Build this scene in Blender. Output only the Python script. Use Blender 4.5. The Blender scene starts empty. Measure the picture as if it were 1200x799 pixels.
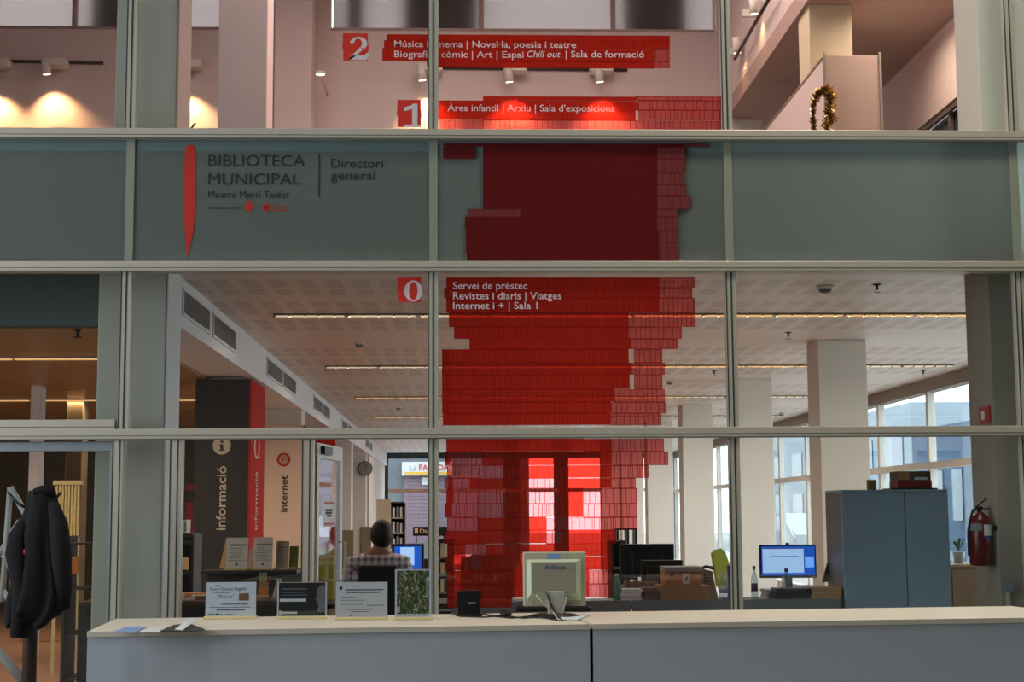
import bpy, bmesh, math, random
import numpy as np
from mathutils import Vector, Matrix
rnd = random.Random(7)
sc = bpy.context.scene
COL = sc.collection

# ------------------------------------------------------------------ camera
F = 1790.0                                  # focal length in pixels of a 1200 x 799 frame
EYE = np.array([0.0, 0.0, 1.45])
_u = np.array([-92, 15900, -F]); _u = _u / np.linalg.norm(_u)
_d = np.array([-64, -202, -F]); _d = _d - _u * _d.dot(_u); _d = _d / np.linalg.norm(_d)
_r = np.cross(_d, _u)
RM = np.array([_r, _d, _u])
cam = bpy.data.objects.new('camera', bpy.data.cameras.new('camera'))
COL.objects.link(cam)
cam.data.sensor_width = 36; cam.data.lens = F * 36 / 1200
cam.data.clip_end = 300
m4 = Matrix([list(RM[i]) + [EYE[i]] for i in range(3)] + [[0, 0, 0, 1]])
cam.matrix_world = m4
sc.camera = cam
# ------------------------------------------------------------------ world, lamps, exposure
w = bpy.data.worlds.new('sky'); sc.world = w; w.use_nodes = True
bg = w.node_tree.nodes['Background']
bg.inputs[0].default_value = (0.91, 0.95, 1.0, 1); bg.inputs[1].default_value = 6.3
sc.view_settings.view_transform = 'Standard'
sc.view_settings.look = 'None'
sc.view_settings.gamma = 1
sc.view_settings.use_curve_mapping = False
sc.view_settings.exposure = -0.07
sc.cycles.transparent_max_bounces = 32
sc.cycles.max_bounces = 10

def area(name, loc, rot, sx, sy, power, color, spread=math.pi, portal=False):
    l = bpy.data.lights.new(name, 'AREA'); l.shape = 'RECTANGLE'; l.size = sx; l.size_y = sy
    l.energy = power; l.color = color; l.spread = spread
    if portal: l.cycles.is_portal = True
    o = bpy.data.objects.new(name, l); COL.objects.link(o); o.location = loc; o.rotation_euler = rot
    return o
H = math.pi / 2
area('window_portal', (6.45, 26, 1.6), (0, H, 0), 3.0, 34, 1, (1, 1, 1), portal=True)
area('window_portal', (2.1, 44.3, 1.6), (-H, 0, 0), 8.6, 3.0, 1, (1, 1, 1), portal=True)
area('window_portal', (-9.2, 4.0, 3.5), (0, -H, 0), 5.5, 9, 1, (1, 1, 1), portal=True)
# hall lamps (ceiling panels over the desk) and library ceiling lamps in their channels
area('hall_lamp', (-3.0, 4.2, 8.9), (0, 0, 0), 1.6, 1.6, 90, (0.93, 0.98, 1.0), 2.6)
area('hall_lamp', (3.2, 7.6, 8.9), (0, 0, 0), 1.6, 1.6, 215, (1.0, 0.90, 0.74), 2.2)
for _y in (13.3, 18.0, 22.8, 27.5, 32.3, 37.0):
    area('strip_lamp', (2.1, _y, 3.165), (0, 0, 0), 7.2, 0.07, 84, (1.0, 0.82, 0.62), 2.8)
for _y in (13.3, 18.0):
    area('strip_lamp', (-5.0, _y, 2.77), (0, 0, 0), 5.2, 0.07, 95, (1.0, 0.70, 0.42), 2.8)
area('gallery_lamp', (0.6, 15.5, 9.3), (0, 0, 0), 4.0, 3.0, 460, (1.0, 0.76, 0.68), 2.9)
area('cavity_daylight', (5.85, 10.5, 3.56), (0, H, 0), .6, .16, 260, (0.86, 0.96, 1.0), 3.1)  # added lamp inside the cavity, brightens the frosted band from the right
area('gallery_lamp', (4.6, 15.0, 6.68), (0, 0, 0), 0.5, 2.4, 70, (1.0, 0.78, 0.62), 2.9)

# ------------------------------------------------------------------ projection helpers (camera fit -> real places)
def ray(x, y): return RM @ np.array([x - 600, 399.5 - y, -F])
def PY(x, y, Y): r = ray(x, y); return Vector(EYE + r * (Y / r[1]))
def PX(x, y, X): r = ray(x, y); return Vector(EYE + r * (X / r[0]))
def PZ(x, y, Z): r = ray(x, y); return Vector(EYE + r * ((Z - 1.45) / r[2]))
def rect(x0, y0, x1, y1, Y):
    ym, xm = (y0 + y1) / 2, (x0 + x1) / 2
    return PY(x0, ym, Y).x, PY(x1, ym, Y).x, PY(xm, y1, Y).z, PY(xm, y0, Y).z

# ------------------------------------------------------------------ materials
def lin(h):
    h = h.lstrip('#'); v = [int(h[i:i + 2], 16) / 255 for i in (0, 2, 4)]
    return tuple(((c + .055) / 1.055) ** 2.4 if c > .04045 else c / 12.92 for c in v) + (1,)
MATS = {}
def mat(name, col, rough=.6, metal=0, spec=.4, emit=0, ecol=None, var=0, scale=6, bump=0, stretch=None):
    if name in MATS: return MATS[name]
    m = bpy.data.materials.new(name); m.use_nodes = True; MATS[name] = m
    nt = m.node_tree; b = nt.nodes['Principled BSDF']
    c = lin(col) if isinstance(col, str) else tuple(col) + (1,)
    b.inputs['Base Color'].default_value = c
    b.inputs['Roughness'].default_value = rough; b.inputs['Metallic'].default_value = metal
    b.inputs['Specular IOR Level'].default_value = spec
    if emit:
        b.inputs['Emission Color'].default_value = lin(ecol) if ecol else c
        b.inputs['Emission Strength'].default_value = emit
    if var or bump:
        tc = nt.nodes.new('ShaderNodeTexCoord'); mp = nt.nodes.new('ShaderNodeMapping')
        nz = nt.nodes.new('ShaderNodeTexNoise'); nz.inputs['Scale'].default_value = scale; nz.inputs['Detail'].default_value = 5
        if stretch: mp.inputs['Scale'].default_value = stretch
        nt.links.new(tc.outputs['Object'], mp.inputs[0]); nt.links.new(mp.outputs[0], nz.inputs[0])
        if var:
            mx = nt.nodes.new('ShaderNodeMix'); mx.data_type = 'RGBA'
            mx.inputs[6].default_value = tuple(x * (1 - var) for x in c[:3]) + (1,)
            mx.inputs[7].default_value = tuple(min(1, x * (1 + var)) for x in c[:3]) + (1,)
            nt.links.new(nz.outputs[0], mx.inputs[0]); nt.links.new(mx.outputs[2], b.inputs['Base Color'])
        if bump:
            bp = nt.nodes.new('ShaderNodeBump'); bp.inputs['Strength'].default_value = bump; bp.inputs['Distance'].default_value = .01
            nt.links.new(nz.outputs[0], bp.inputs['Height']); nt.links.new(bp.outputs[0], b.inputs['Normal'])
    return m
def film(name, tcol, dcol=None, dfac=0.0, gloss=True, rough=.02, translucent=0.0):
    """thin clear or tinted sheet: transparent colour, a little body colour, Schlick gloss"""
    m = bpy.data.materials.new(name); m.use_nodes = True; MATS[name] = m
    nt = m.node_tree; nt.nodes.clear(); N = nt.nodes.new; L = nt.links.new
    out = N('ShaderNodeOutputMaterial'); tr = N('ShaderNodeBsdfTransparent'); tr.inputs[0].default_value = tuple(tcol) + (1,)
    cur = tr.outputs[0]
    if translucent:
        tl = N('ShaderNodeBsdfTranslucent'); tl.inputs[0].default_value = tuple(dcol) + (1,)
        mx = N('ShaderNodeMixShader'); mx.inputs[0].default_value = translucent; L(cur, mx.inputs[1]); L(tl.outputs[0], mx.inputs[2]); cur = mx.outputs[0]
    if dfac:
        df = N('ShaderNodeBsdfDiffuse'); df.inputs[0].default_value = tuple(dcol) + (1,)
        mx = N('ShaderNodeMixShader'); mx.inputs[0].default_value = dfac; L(cur, mx.inputs[1]); L(df.outputs[0], mx.inputs[2]); cur = mx.outputs[0]
    if gloss:
        lw = N('ShaderNodeLayerWeight'); lw.inputs[0].default_value = .5
        pw = N('ShaderNodeMath'); pw.operation = 'POWER'; pw.inputs[1].default_value = 5
        ml = N('ShaderNodeMath'); ml.operation = 'MULTIPLY_ADD'; ml.inputs[1].default_value = .9; ml.inputs[2].default_value = .045
        L(lw.outputs['Facing'], pw.inputs[0]); L(pw.outputs[0], ml.inputs[0])
        gl = N('ShaderNodeBsdfGlossy'); gl.inputs['Roughness'].default_value = rough
        mx = N('ShaderNodeMixShader'); L(ml.outputs[0], mx.inputs[0]); L(cur, mx.inputs[1]); L(gl.outputs[0], mx.inputs[2]); cur = mx.outputs[0]
    L(cur, out.inputs[0])
    return m
ALU = mat('aluminium', '#b9b4a6', .42, .25, .5, var=.06, scale=3, stretch=(1, 1, 8))
ALUD = mat('aluminium_shadow_line', '#5d5f58', .5)  # darker grey metal for the bar gasket lines and sprinkler deflectors
GASK = mat('gasket', '#2e3432', .7)
WHITE = mat('white_paint', '#dddee2', .7, var=.03, scale=2)
PLASTER = mat('plaster', '#d5d0c8', .85, var=.04, scale=1.5, bump=.08)
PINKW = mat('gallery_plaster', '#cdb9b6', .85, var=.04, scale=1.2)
BLACK = mat('black_plastic', '#151514', .4)
DARK = mat('dark_laminate', '#231d18', .5, var=.15)
PAPER = mat('paper', '#cfd2d6', .8)
INK = mat('ink', '#22262e', .7)
GREYINK = mat('grey_ink', '#6e737c', .7)
RED = mat('red_enamel', '#a81a18', .35)
GLASS = film('clear_glass', (.93, .96, .95))
OUTGLASS = film('window_glass', (.90, .95, .97))
BOTTLE = film('bottle_plastic', (.70, .78, .82), (.6, .7, .75), .12)
GREENB = film('green_bottle_plastic', (.25, .55, .42), (.15, .45, .32), .45)
REDF = film('red_vinyl', (.62, .024, .014), (.55, .045, .025), .16, translucent=.20)
PINKF = film('pale_red_vinyl', (.74, .19, .19), (.7, .14, .12), .12)
LINEF = film('red_vinyl_line', (.68, .10, .09), (.5, .03, .02), .35)
SLINE = film('dark_red_vinyl_line', (.80, .55, .5), (.4, .02, .01), .05, gloss=False)
def frosted(name, col, tr):
    m = mat(name, col, .22, 0, .5); b = m.node_tree.nodes['Principled BSDF']; nt = m.node_tree
    tl = nt.nodes.new('ShaderNodeBsdfTranslucent'); tl.inputs[0].default_value = (.74, .80, .78, 1)
    mx = nt.nodes.new('ShaderNodeMixShader'); mx.inputs[0].default_value = tr; o = nt.nodes['Material Output']
    nt.links.new(b.outputs[0], mx.inputs[1]); nt.links.new(tl.outputs[0], mx.inputs[2]); nt.links.new(mx.outputs[0], o.inputs[0]); return m
FROST = frosted('frosted_glass', '#757d78', .5)
FROSTT = frosted('frosted_glass_margin', '#7d9497', .5)  # lighter top margin, the bluish reflection on it put into the colour
MAROON = mat('red_film_behind_frosting', '#5b1416', .22, 0, .5)
MAROONL = mat('pale_film_behind_frosting', '#6f3335', .22, 0, .5)
MAROONLN = mat('film_line_behind_frosting', '#5e1d1f', .22, 0, .5)
TXTW = mat('white_lettering', '#c9c1c4', .6)
TXTR = mat('red_lettering', '#b0281c', .5)
SCREEN = mat('screen_light', '#cfe4ff', .3, emit=.9, ecol='#9cc4f2')
SCREENB = mat('screen_blue', '#2a62c8', .3, emit=.8, ecol='#1d57c0')
CARD = mat('cardboard', '#a07c56', .85, var=.1)
ORANGE = mat('orange_print', '#c9772e', .7)

# ------------------------------------------------------------------ mesh helpers (all in world coordinates)
def B(): return bmesh.new()
def box(bm, x0, x1, y0, y1, z0, z1, bev=0, mi=0):
    if x0 > x1: x0, x1 = x1, x0
    if y0 > y1: y0, y1 = y1, y0
    if z0 > z1: z0, z1 = z1, z0
    vs = [bm.verts.new(p) for p in ((x0, y0, z0), (x1, y0, z0), (x1, y1, z0), (x0, y1, z0), (x0, y0, z1), (x1, y0, z1), (x1, y1, z1), (x0, y1, z1))]
    fs = [bm.faces.new([vs[i] for i in f]) for f in ((0, 3, 2, 1), (4, 5, 6, 7), (0, 1, 5, 4), (1, 2, 6, 5), (2, 3, 7, 6), (3, 0, 4, 7))]
    for f in fs: f.material_index = mi
    if bev:
        es = {e for f in fs for e in f.edges}
        bmesh.ops.bevel(bm, geom=list(es), offset=min(bev, .45 * min(x1 - x0, y1 - y0, z1 - z0)), segments=2, affect='EDGES', profile=.5)
    return fs
def obox(bm, c, u, v, wv, hu, hv, hw, mi=0):
    """oriented box: centre c, unit axes u, v, wv, half sizes"""
    c, u, v, wv = map(Vector, (c, u, v, wv))
    vs = [bm.verts.new(c + u * hu * a + v * hv * b + wv * hw * d) for d in (-1, 1) for (a, b) in ((-1, -1), (1, -1), (1, 1), (-1, 1))]
    for f in ((0, 3, 2, 1), (4, 5, 6, 7), (0, 1, 5, 4), (1, 2, 6, 5), (2, 3, 7, 6), (3, 0, 4, 7)):
        bm.faces.new([vs[i] for i in f]).material_index = mi
def tube(bm, pts, r, seg=10, caps=True):
    pts = [Vector(p) for p in pts]; rings = []
    rs = r if isinstance(r, (list, tuple)) else [r] * len(pts)
    for i, p in enumerate(pts):
        t = (pts[min(i + 1, len(pts) - 1)] - pts[max(i - 1, 0)]).normalized()
        a = t.orthogonal().normalized() if i == 0 else (a0 - t * a0.dot(t)).normalized()
        a0 = a; b = t.cross(a)
        rings.append([bm.verts.new(p + (a * math.cos(q) + b * math.sin(q)) * rs[i]) for q in (2 * math.pi * k / seg for k in range(seg))])
    for i in range(len(rings) - 1):
        for k in range(seg):
            f = bm.faces.new((rings[i][k], rings[i][(k + 1) % seg], rings[i + 1][(k + 1) % seg], rings[i + 1][k])); f.smooth = True
    if caps: bm.faces.new(rings[0][::-1]); bm.faces.new(rings[-1])
def lathe(bm, c, prof, seg=20, axis='Z'):
    """profile [(r, h)], about the vertical (or Y) axis through c"""
    c = Vector(c); rings = []
    for r, h in prof:
        ring = []
        for k in range(seg):
            q = 2 * math.pi * k / seg; r2 = max(r, 1e-4)
            o = Vector((r2 * math.cos(q), r2 * math.sin(q), h)) if axis == 'Z' else Vector((r2 * math.cos(q), h, r2 * math.sin(q)))
            ring.append(bm.verts.new(c + o))
        rings.append(ring)
    for i in range(len(rings) - 1):
        for k in range(seg):
            f = bm.faces.new((rings[i][k], rings[i][(k + 1) % seg], rings[i + 1][(k + 1) % seg], rings[i + 1][k])); f.smooth = True
    bm.faces.new(rings[0][::-1]); bm.faces.new(rings[-1])
def ell(bm, c, rx, ry, rz, seg=16):
    mtx = Matrix.Translation(Vector(c)) @ Matrix.Diagonal((rx, ry, rz, 1))
    r = bmesh.ops.create_uvsphere(bm, u_segments=seg, v_segments=max(6, seg * 2 // 3), radius=1, matrix=mtx)
    for v in r['verts']:
        for f in v.link_faces: f.smooth = True
def poly(bm, pts, thick=(0, 0.002, 0), mi=0):
    """extruded polygon"""
    t = Vector(thick); a = [bm.verts.new(Vector(p)) for p in pts]; b = [bm.verts.new(Vector(p) + t) for p in pts]
    bm.faces.new(a).material_index = mi; bm.faces.new(b[::-1]).material_index = mi
    n = len(pts)
    for i in range(n): bm.faces.new((a[i], b[i], b[(i + 1) % n], a[(i + 1) % n])).material_index = mi
def quad(bm, x0, x1, z0, z1, Y, mi=0):
    f = bm.faces.new([bm.verts.new(p) for p in ((x0, Y, z0), (x1, Y, z0), (x1, Y, z1), (x0, Y, z1))]); f.material_index = mi

def wloc(o):
    v = Vector((0, 0, 0))
    while o is not None: v = v + o.location; o = o.parent
    return v
def obj(name, bm, m, parent=None, label=None):
    """link a bmesh in world coordinates as one mesh object"""
    bmesh.ops.recalc_face_normals(bm, faces=[f for f in bm.faces])
    me = bpy.data.meshes.new(name)
    if parent is None:
        co = [v.co for v in bm.verts]
        o0 = Vector(((min(c.x for c in co) + max(c.x for c in co)) / 2, (min(c.y for c in co) + max(c.y for c in co)) / 2, min(c.z for c in co)))
    else: o0 = wloc(parent)
    bmesh.ops.translate(bm, verts=bm.verts, vec=-o0)
    bm.to_mesh(me); bm.free()
    for x in (m if isinstance(m, (list, tuple)) else [m]): me.materials.append(x)
    o = bpy.data.objects.new(name, me); COL.objects.link(o)
    if parent is None: o.location = o0
    else: o.parent = parent
    if label: o['label'] = label
    return o
def tag(o, label, cat, group=None):
    o['label'] = label; o['category'] = cat
    if group: o['group'] = group
    return o
def thing(name, label, cat, loc, group=None):
    o = bpy.data.objects.new(name, None); COL.objects.link(o); o.location = loc
    o.empty_display_size = .05
    return tag(o, label, cat, group)
def struct(name, bm, m, parent=None):
    o = obj(name, bm, m, parent)
    if parent is None: o['kind'] = 'structure'
    return o
def bx(*a, **k):
    bm = B(); box(bm, *a, **k); return bm

_caps = {}
def text_bm(s, origin, u, v, width=None, cap=None, bold=0.0, shear=0.0, mirror=False):
    """lettering as flat mesh: origin = left end of the baseline, u along, v up"""
    cu = bpy.data.curves.new('lettering', 'FONT'); cu.body = s; cu.size = 1; cu.offset = bold; cu.shear = shear; cu.resolution_u = 3
    ob = bpy.data.objects.new('lettering', cu); COL.objects.link(ob)
    dg = bpy.context.evaluated_depsgraph_get(); dg.update()
    me = bpy.data.meshes.new_from_object(ob.evaluated_get(dg))
    bpy.data.objects.remove(ob); bpy.data.curves.remove(cu)
    bm = B(); bm.from_mesh(me); bpy.data.meshes.remove(me)
    if not bm.verts: return bm
    x0 = min(q.co.x for q in bm.verts); x1 = max(q.co.x for q in bm.verts)
    if width is None: su = cap / .73
    else: su = width / (x1 - x0)
    sv = cap / .73 if cap else su
    u, v, origin = Vector(u), Vector(v), Vector(origin)
    for q in bm.verts:
        q.co = origin + u * ((q.co.x - x0) * su) + v * (q.co.y * sv)
    return bm
def join(bm, other):
    me = bpy.data.meshes.new('t'); other.to_mesh(me); other.free(); bm.from_mesh(me); bpy.data.meshes.remove(me)
    return bm
def text_px(s, x0, x1, yb, cap, Y, m, parent, name='lettering', bold=.005, shear=0):
    """lettering standing in the plane Y, from pixel extents"""
    a, b = PY(x0, yb, Y), PY(x1, yb, Y)
    return obj(name, text_bm(s, a, (1, 0, 0), (0, 0, 1), b.x - a.x, cap * Y / F, bold, shear), m, parent)

G = 10.3                                    # the glass partition stands in the plane y = G
# =================================================================== SETTING
# ---- floors
struct('floor', bx(-9.2, 9.2, -6.2, 10.2, -.12, 0), mat('hall_floor', '#77746e', .35, var=.06, scale=2))
FLOORW = mat('library_floor', '#9c7660', .3, var=.2, scale=3, stretch=(1, 6, 1))
struct('floor', bx(-9.2, 6.5, 10.2, 44.4, -.12, 0), FLOORW)
struct('floor', bx(-9.2, 6.5, 10.66, 44.4, 3.26, 3.93), mat('slab', '#8b857f', .9))
struct('floor', bx(-9.2, 6.5, 10.36, 10.66, 3.93, 4.0), mat('gallery_ledge', '#b9b4aa', .7))  # added unseen lid on the frosted cavity, keeps gallery light out
struct('trim_0', bx(-9.2, 6.2, 10.36, 10.66, 3.19, 3.22), MATS['gallery_ledge'])  # added unseen strip, closes the cavity bottom against stray light
struct('floor', bx(6.5, 60, -10, 110, -.2, -.02), mat('pavement', '#a9a9a6', .85, var=.08, scale=.6))
struct('floor', bx(-40, 6.5, 44.4, 110, -.2, -.02), MATS['pavement'])
# ---- hall shell behind the camera
HW = mat('hall_wall', '#5e605e', .9, var=.05, scale=1)
struct('wall_back', bx(-9.2, 9.2, -6.3, -6.1, 0, 9.1), HW)
bm = B(); box(bm, -9.3, -9.1, -6.2, -.5, 0, 9.1); box(bm, -9.3, -9.1, 8.5, 21, 0, 9.1)
box(bm, -9.3, -9.1, -.5, 8.5, 0, .8); box(bm, -9.3, -9.1, -.5, 8.5, 6.2, 9.1)
struct('wall_left', bm, HW)
struct('wall_right', bx(9.1, 9.3, -6.2, 10.4, 0, 9.1), HW)
struct('ceiling', bx(-9.3, 9.3, -6.3, 10.3, 9.1, 9.3), HW)
struct('wall_right', bx(6.2, 9.3, 10.28, 10.4, 0, 9.4), HW)
# ---- library shell
PW = mat('library_wall', '#c9bfb2', .85, var=.04, scale=1.3)
WARMW = mat('library_wall_warm', '#5f5546', .85, var=.06, scale=1.3)
struct('wall_left', bx(-9.2, -9.0, 10.4, 44.3, 0, 3.2), PW)
struct('wall_back', bx(-9.0, -2.4, 24.6, 24.75, 0, 2.8), WARMW)
struct('wall_left', bx(-2.25, -2.08, 36.2, 44.2, 0, 3.2), PLASTER)
# beam with the air vents
BEAMX = -2.03
struct('trim_1', bx(-2.5, BEAMX, 11.17, 44.2, 2.82, 3.2), WHITE)
# ---- white perforated ceiling of the library: panels
CEILM = mat('perforated_ceiling', '#cfc4bb', .42)
nt = CEILM.node_tree; N = nt.nodes.new; L = nt.links.new
b = nt.nodes['Principled BSDF']
tc = N('ShaderNodeNewGeometry'); sp = N('ShaderNodeSeparateXYZ'); L(tc.outputs['Position'], sp.inputs[0])
def mth(op, a, bb=None, c=None):
    n = N('ShaderNodeMath'); n.operation = op
    for i, q in enumerate((a, bb, c)):
        if q is None: continue
        if isinstance(q, (int, float)): n.inputs[i].default_value = q
        else: L(q, n.inputs[i])
    return n.outputs[0]
fx = mth('FRACT', mth('MULTIPLY', sp.outputs[0], 1 / .21))
mxk = mth('MULTIPLY', mth('GREATER_THAN', fx, .22), mth('LESS_THAN', fx, .86))
fy = mth('FRACT', mth('MULTIPLY', mth('SUBTRACT', sp.outputs[1], 11.15), 1 / 1.185))
b1 = mth('MULTIPLY', mth('GREATER_THAN', fy, .16), mth('LESS_THAN', fy, .48))
b2 = mth('MULTIPLY', mth('GREATER_THAN', fy, .54), mth('LESS_THAN', fy, .84))
# the panels round the lamps are plain every other bay
wide = mth('LESS_THAN', mth('FRACT', mth('MULTIPLY', mth('SUBTRACT', sp.outputs[1], 11.15), 1 / 4.74)), .75)
msk = mth('MULTIPLY', mth('MULTIPLY', mxk, mth('ADD', b1, b2)), wide)
mx = N('ShaderNodeMix'); mx.data_type = 'RGBA'; L(mth('MULTIPLY', msk, .34), mx.inputs[0])
mx.inputs[6].default_value = lin('#dcd3cd'); mx.inputs[7].default_value = lin('#8a8079')
L(mx.outputs[2], b.inputs['Base Color'])
struct('ceiling', bx(-2.03, 6.4, 10.36, 44.3, 3.225, 3.26), mat('ceiling_void', '#4a453f', .9))
ceil = [o for o in COL.objects if o.name.startswith('ceiling')][-1]
y = 10.40; k = 0
while y < 44.1:
    y1 = min(y + 1.185, 44.2)
    # lamp channel every fourth joint
    bm = bx(-2.03, 6.35, y + .0015, y1 - .0015, 3.19, 3.222)
    obj('ceiling_panel', bm, CEILM, ceil); y = y1; k += 1
# ---- warm slatted lower ceiling on the left
WOODC = mat('wood_ceiling', '#a88455', .4, var=.22, scale=3, stretch=(.6, 8, 1))
low = struct('ceiling', bx(-9.0, -2.5, 11.0, 24.6, 2.86, 2.9), mat('ceiling_void_dark', '#201a15', .9))
y = 11.12
while y < 24.4:
    obj('ceiling_plank', bx(-9.0, -2.51, y + .012, y + .775, 2.8, 2.855), WOODC, low); y += .787
struct('trim_2', bx(-9.0, -2.5, 10.98, 11.1, 2.8, 3.2), mat('bulkhead', '#4d5450', .7, var=.08, scale=1))
# ---- gallery (upper floor) shell
bw = B()
YW = 20.7
SILL = PY(600, 37, YW).z
box(bw, -9.1, 3.65, YW, YW + .25, 3.93, SILL)
for a, c in ((-9.1, -7.6), (-3.1, -1.75)): box(bw, a, c, YW, YW + .25, SILL, 9.4)
struct('wall_back', bw, PINKW)
struct('ceiling', bx(-9.2, 3.9, 10.3, YW + .3, 9.4, 9.6), PINKW)
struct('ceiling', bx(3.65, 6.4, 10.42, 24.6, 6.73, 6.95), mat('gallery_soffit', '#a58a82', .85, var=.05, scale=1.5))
struct('wall_right', bx(3.65, 3.9, 10.42, YW, 6.95, 9.4), PINKW)
struct('wall_left', bx(-9.2, -9.0, 10.4, YW, 3.93, 9.4), PINKW)
bw = B(); box(bw, 5.35, 5.6, 10.42, 15.2, 3.93, 6.73); box(bw, 5.35, 5.6, 15.2, 20.5, 5.85, 6.73); box(bw, 5.35, 5.6, 20.5, 24.6, 3.93, 6.73); box(bw, 5.35, 5.6, 15.2, 20.5, 3.93, 4.8)
struct('wall_right', bw, PINKW)
struct('wall_back', bx(3.9, 5.6, 24.4, 24.6, 3.93, 6.73), mat('aisle_wall', '#5c5a58', .8))
wn = struct('window_1', bx(5.37, 5.41, 15.2, 20.5, 5.78, 5.85), mat('dark_window_frame', '#5a4a45', .5))
obj('pane', bx(5.45, 5.46, 15.2, 20.5, 4.8, 5.8), mat('dark_pane', '#39474a', .1), wn)
for yy in (16.2, 17.6, 19.0): obj('window_frame', bx(5.40, 5.44, yy - .03, yy + .03, 4.8, 5.8), MATS['dark_window_frame'], wn)
# clerestory of frosted panes in the gallery back wall
FRP = film('frosted_daylight_pane', (.10, .10, .10), (.62, .55, .54), 0.08, translucent=.62)
FRM = mat('clerestory_frame', '#a58c84', .6)
cl = struct('window_2', bx(-9.1, 3.65, YW + .02, YW + .1, SILL, SILL + .05), FRM)
for a, c in ((-7.6, -5.3), (-5.3, -3.1), (-1.75, .35), (.35, 2.2), (2.2, 3.65)):
    obj('pane', bx(a + .02, c - .02, YW + .12, YW + .13, SILL + .04, 9.4), FRP, cl)
    obj('window_frame', bx(c - .03, c + .03, YW + .05, YW + .14, SILL, 9.4), FRM, cl)
DKB = mat('dark_shape_outside', '#4a3f47', .9)
for a, c in ((-5.1, -4.4), (-1.55, -1.3), (-.75, .3), (2.35, 3.25), (-7.2, -6.7)):
    struct('trim_3', bx(a, c, YW + .2, YW + .32, SILL - .3, 9.4), DKB)

# ---- columns
def column(x0, x1, y0, y1, z0, z1, m):
    return struct('column', bx(x0, x1, y0, y1, z0, z1, bev=.008), m)
LC = mat('column_plaster', '#dedad2', .8, var=.04, scale=1.5, bump=.05)
GCOL = mat('column_paint_green_grey', '#a6a39a', .75, var=.04, scale=1.5)
column(-2.50, BEAMX, 10.66, 11.16, 0, 3.19, GCOL)
struct('column_face', bx(BEAMX, BEAMX + .012, 10.67, 11.16, 0, 3.19), WHITE)  # added pale board, makes the daylit side of the column brighter
struct('column_face', bx(-1.99, -1.978, 10.67, 11.16, 4.0, 9.3), PINKW)  # same on the upper column: lit side lightened by an added board
column(-2.42, -1.99, 10.66, 11.16, 3.93, 9.3, GCOL)
for yy in (15.4, 20.05, 24.8, 29.5, 34.2):
    column(-2.52, -2.16 if yy < 16 else BEAMX - .002, yy, yy + .5, 0, 2.82, PLASTER)
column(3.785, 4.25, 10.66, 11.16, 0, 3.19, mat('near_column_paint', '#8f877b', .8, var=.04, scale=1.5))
for yy in (15.35, 20.05, 24.8, 29.5, 34.2, 38.9):
    column(3.67, 4.17, yy, yy + .5, 0, 3.19, LC)
column(3.785, 4.28, 10.66, 11.16, 3.93, 9.3, LC)
column(-2.45, -1.95, 15.4, 15.9, 3.93, 9.35, PINKW)
column(3.69, 4.14, 15.4, 15.9, 3.93, 6.73, mat('gallery_column', '#cbbba0', .8))
column(3.69, 4.14, 20.1, 20.6, 3.93, 6.73, LC)
column(-2.45, -1.95, 20.1, 20.6, 3.93, 9.35, PINKW)

# ---- window wall on the right (x = 6.3) and rear facade (y = 44)
WFR = mat('window_frame_paint', '#cfc8be', .5)
rw = struct('window_3', bx(6.24, 6.42, 10.9, 44.2, 3.02, 3.2), mat('window_head', '#8c7f74', .6))
ys = [10.9, 13.2, 15.55, 17.9, 20.15, 22.55, 24.95, 27.35, 29.65, 32.0, 34.4, 36.8, 39.2, 41.6, 44.1]
for a, c in zip(ys, ys[1:]):
    obj('mullion', bx(6.26, 6.36, c - .05, c + .05, 0, 3.02, bev=.006), WFR, rw)
    for z0, z1 in ((.12, 2.0), (2.08, 3.02)):
        obj('pane', bx(6.305, 6.315, a + .05, c - .05, z0, z1), OUTGLASS, rw)
obj('transom', bx(6.25, 6.36, 10.9, 44.1, 2.0, 2.09), WFR, rw)
obj('sill', bx(6.22, 6.40, 10.9, 44.1, 0, .12), WFR, rw)
DFR = mat('rear_frame', '#2f3a40', .5)
re = struct('window_4', bx(-2.08, 6.35, 44.1, 44.25, 3.02, 3.19), DFR)
xs = [-2.05, -1.95, .25, 1.32, 1.92, 2.75, 3.2, 4.6, 6.3]
for a, c in ((-2.08, -1.98), (1.32, 1.80), (2.78, 3.2), (4.6, 4.68), (6.25, 6.35)):
    obj('mullion', bx(a, c, 44.08, 44.24, 0, 3.02), DFR, re)
for a, c in ((-1.98, 1.32), (1.80, 2.78), (3.2, 4.6), (4.68, 6.25)):
    obj('pane', bx(a, c, 44.15, 44.16, .1, 3.02), OUTGLASS, re)
tz = PY(485, 575, 44.1).z
obj('transom', bx(-1.98, 6.3, 44.06, 44.2, tz - .05, tz + .05), mat('rear_transom', '#c09a80', .5), re)

# ---- the glass partition: mullions, transoms, panes
Z1, Z2, Z3 = 4.03, 3.115, 1.985             # bar centres
BH = .034
MX = [-4.24, -2.22, -.16, 1.87, 3.87, 5.9]
def bar(name, x0, x1, z0, z1, y0=G - .06, y1=G + .06, line=True):
    o = struct(name, bx(x0, x1, y0, y1, z0, z1, bev=.004), ALU)
    if line:
        bm = B()
        if x1 - x0 > z1 - z0:
            h = (z1 - z0); box(bm, x0, x1, y0 - .003, y0 + .001, z0 + h * .30, z0 + h * .36); box(bm, x0, x1, y0 - .004, y0 + .001, z0 - .006, z0 + .003)
        else:
            h = (x1 - x0); box(bm, x0 + h * .62, x0 + h * .72, y0 - .003, y0 + .001, z0, z1); box(bm, x0 - .004, x0 + .003, y0 - .003, y0 + .002, z0, z1)
        obj('gasket', bm, GASK if x1 - x0 < z1 - z0 else ALUD, o)
    return o
n = 4
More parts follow.
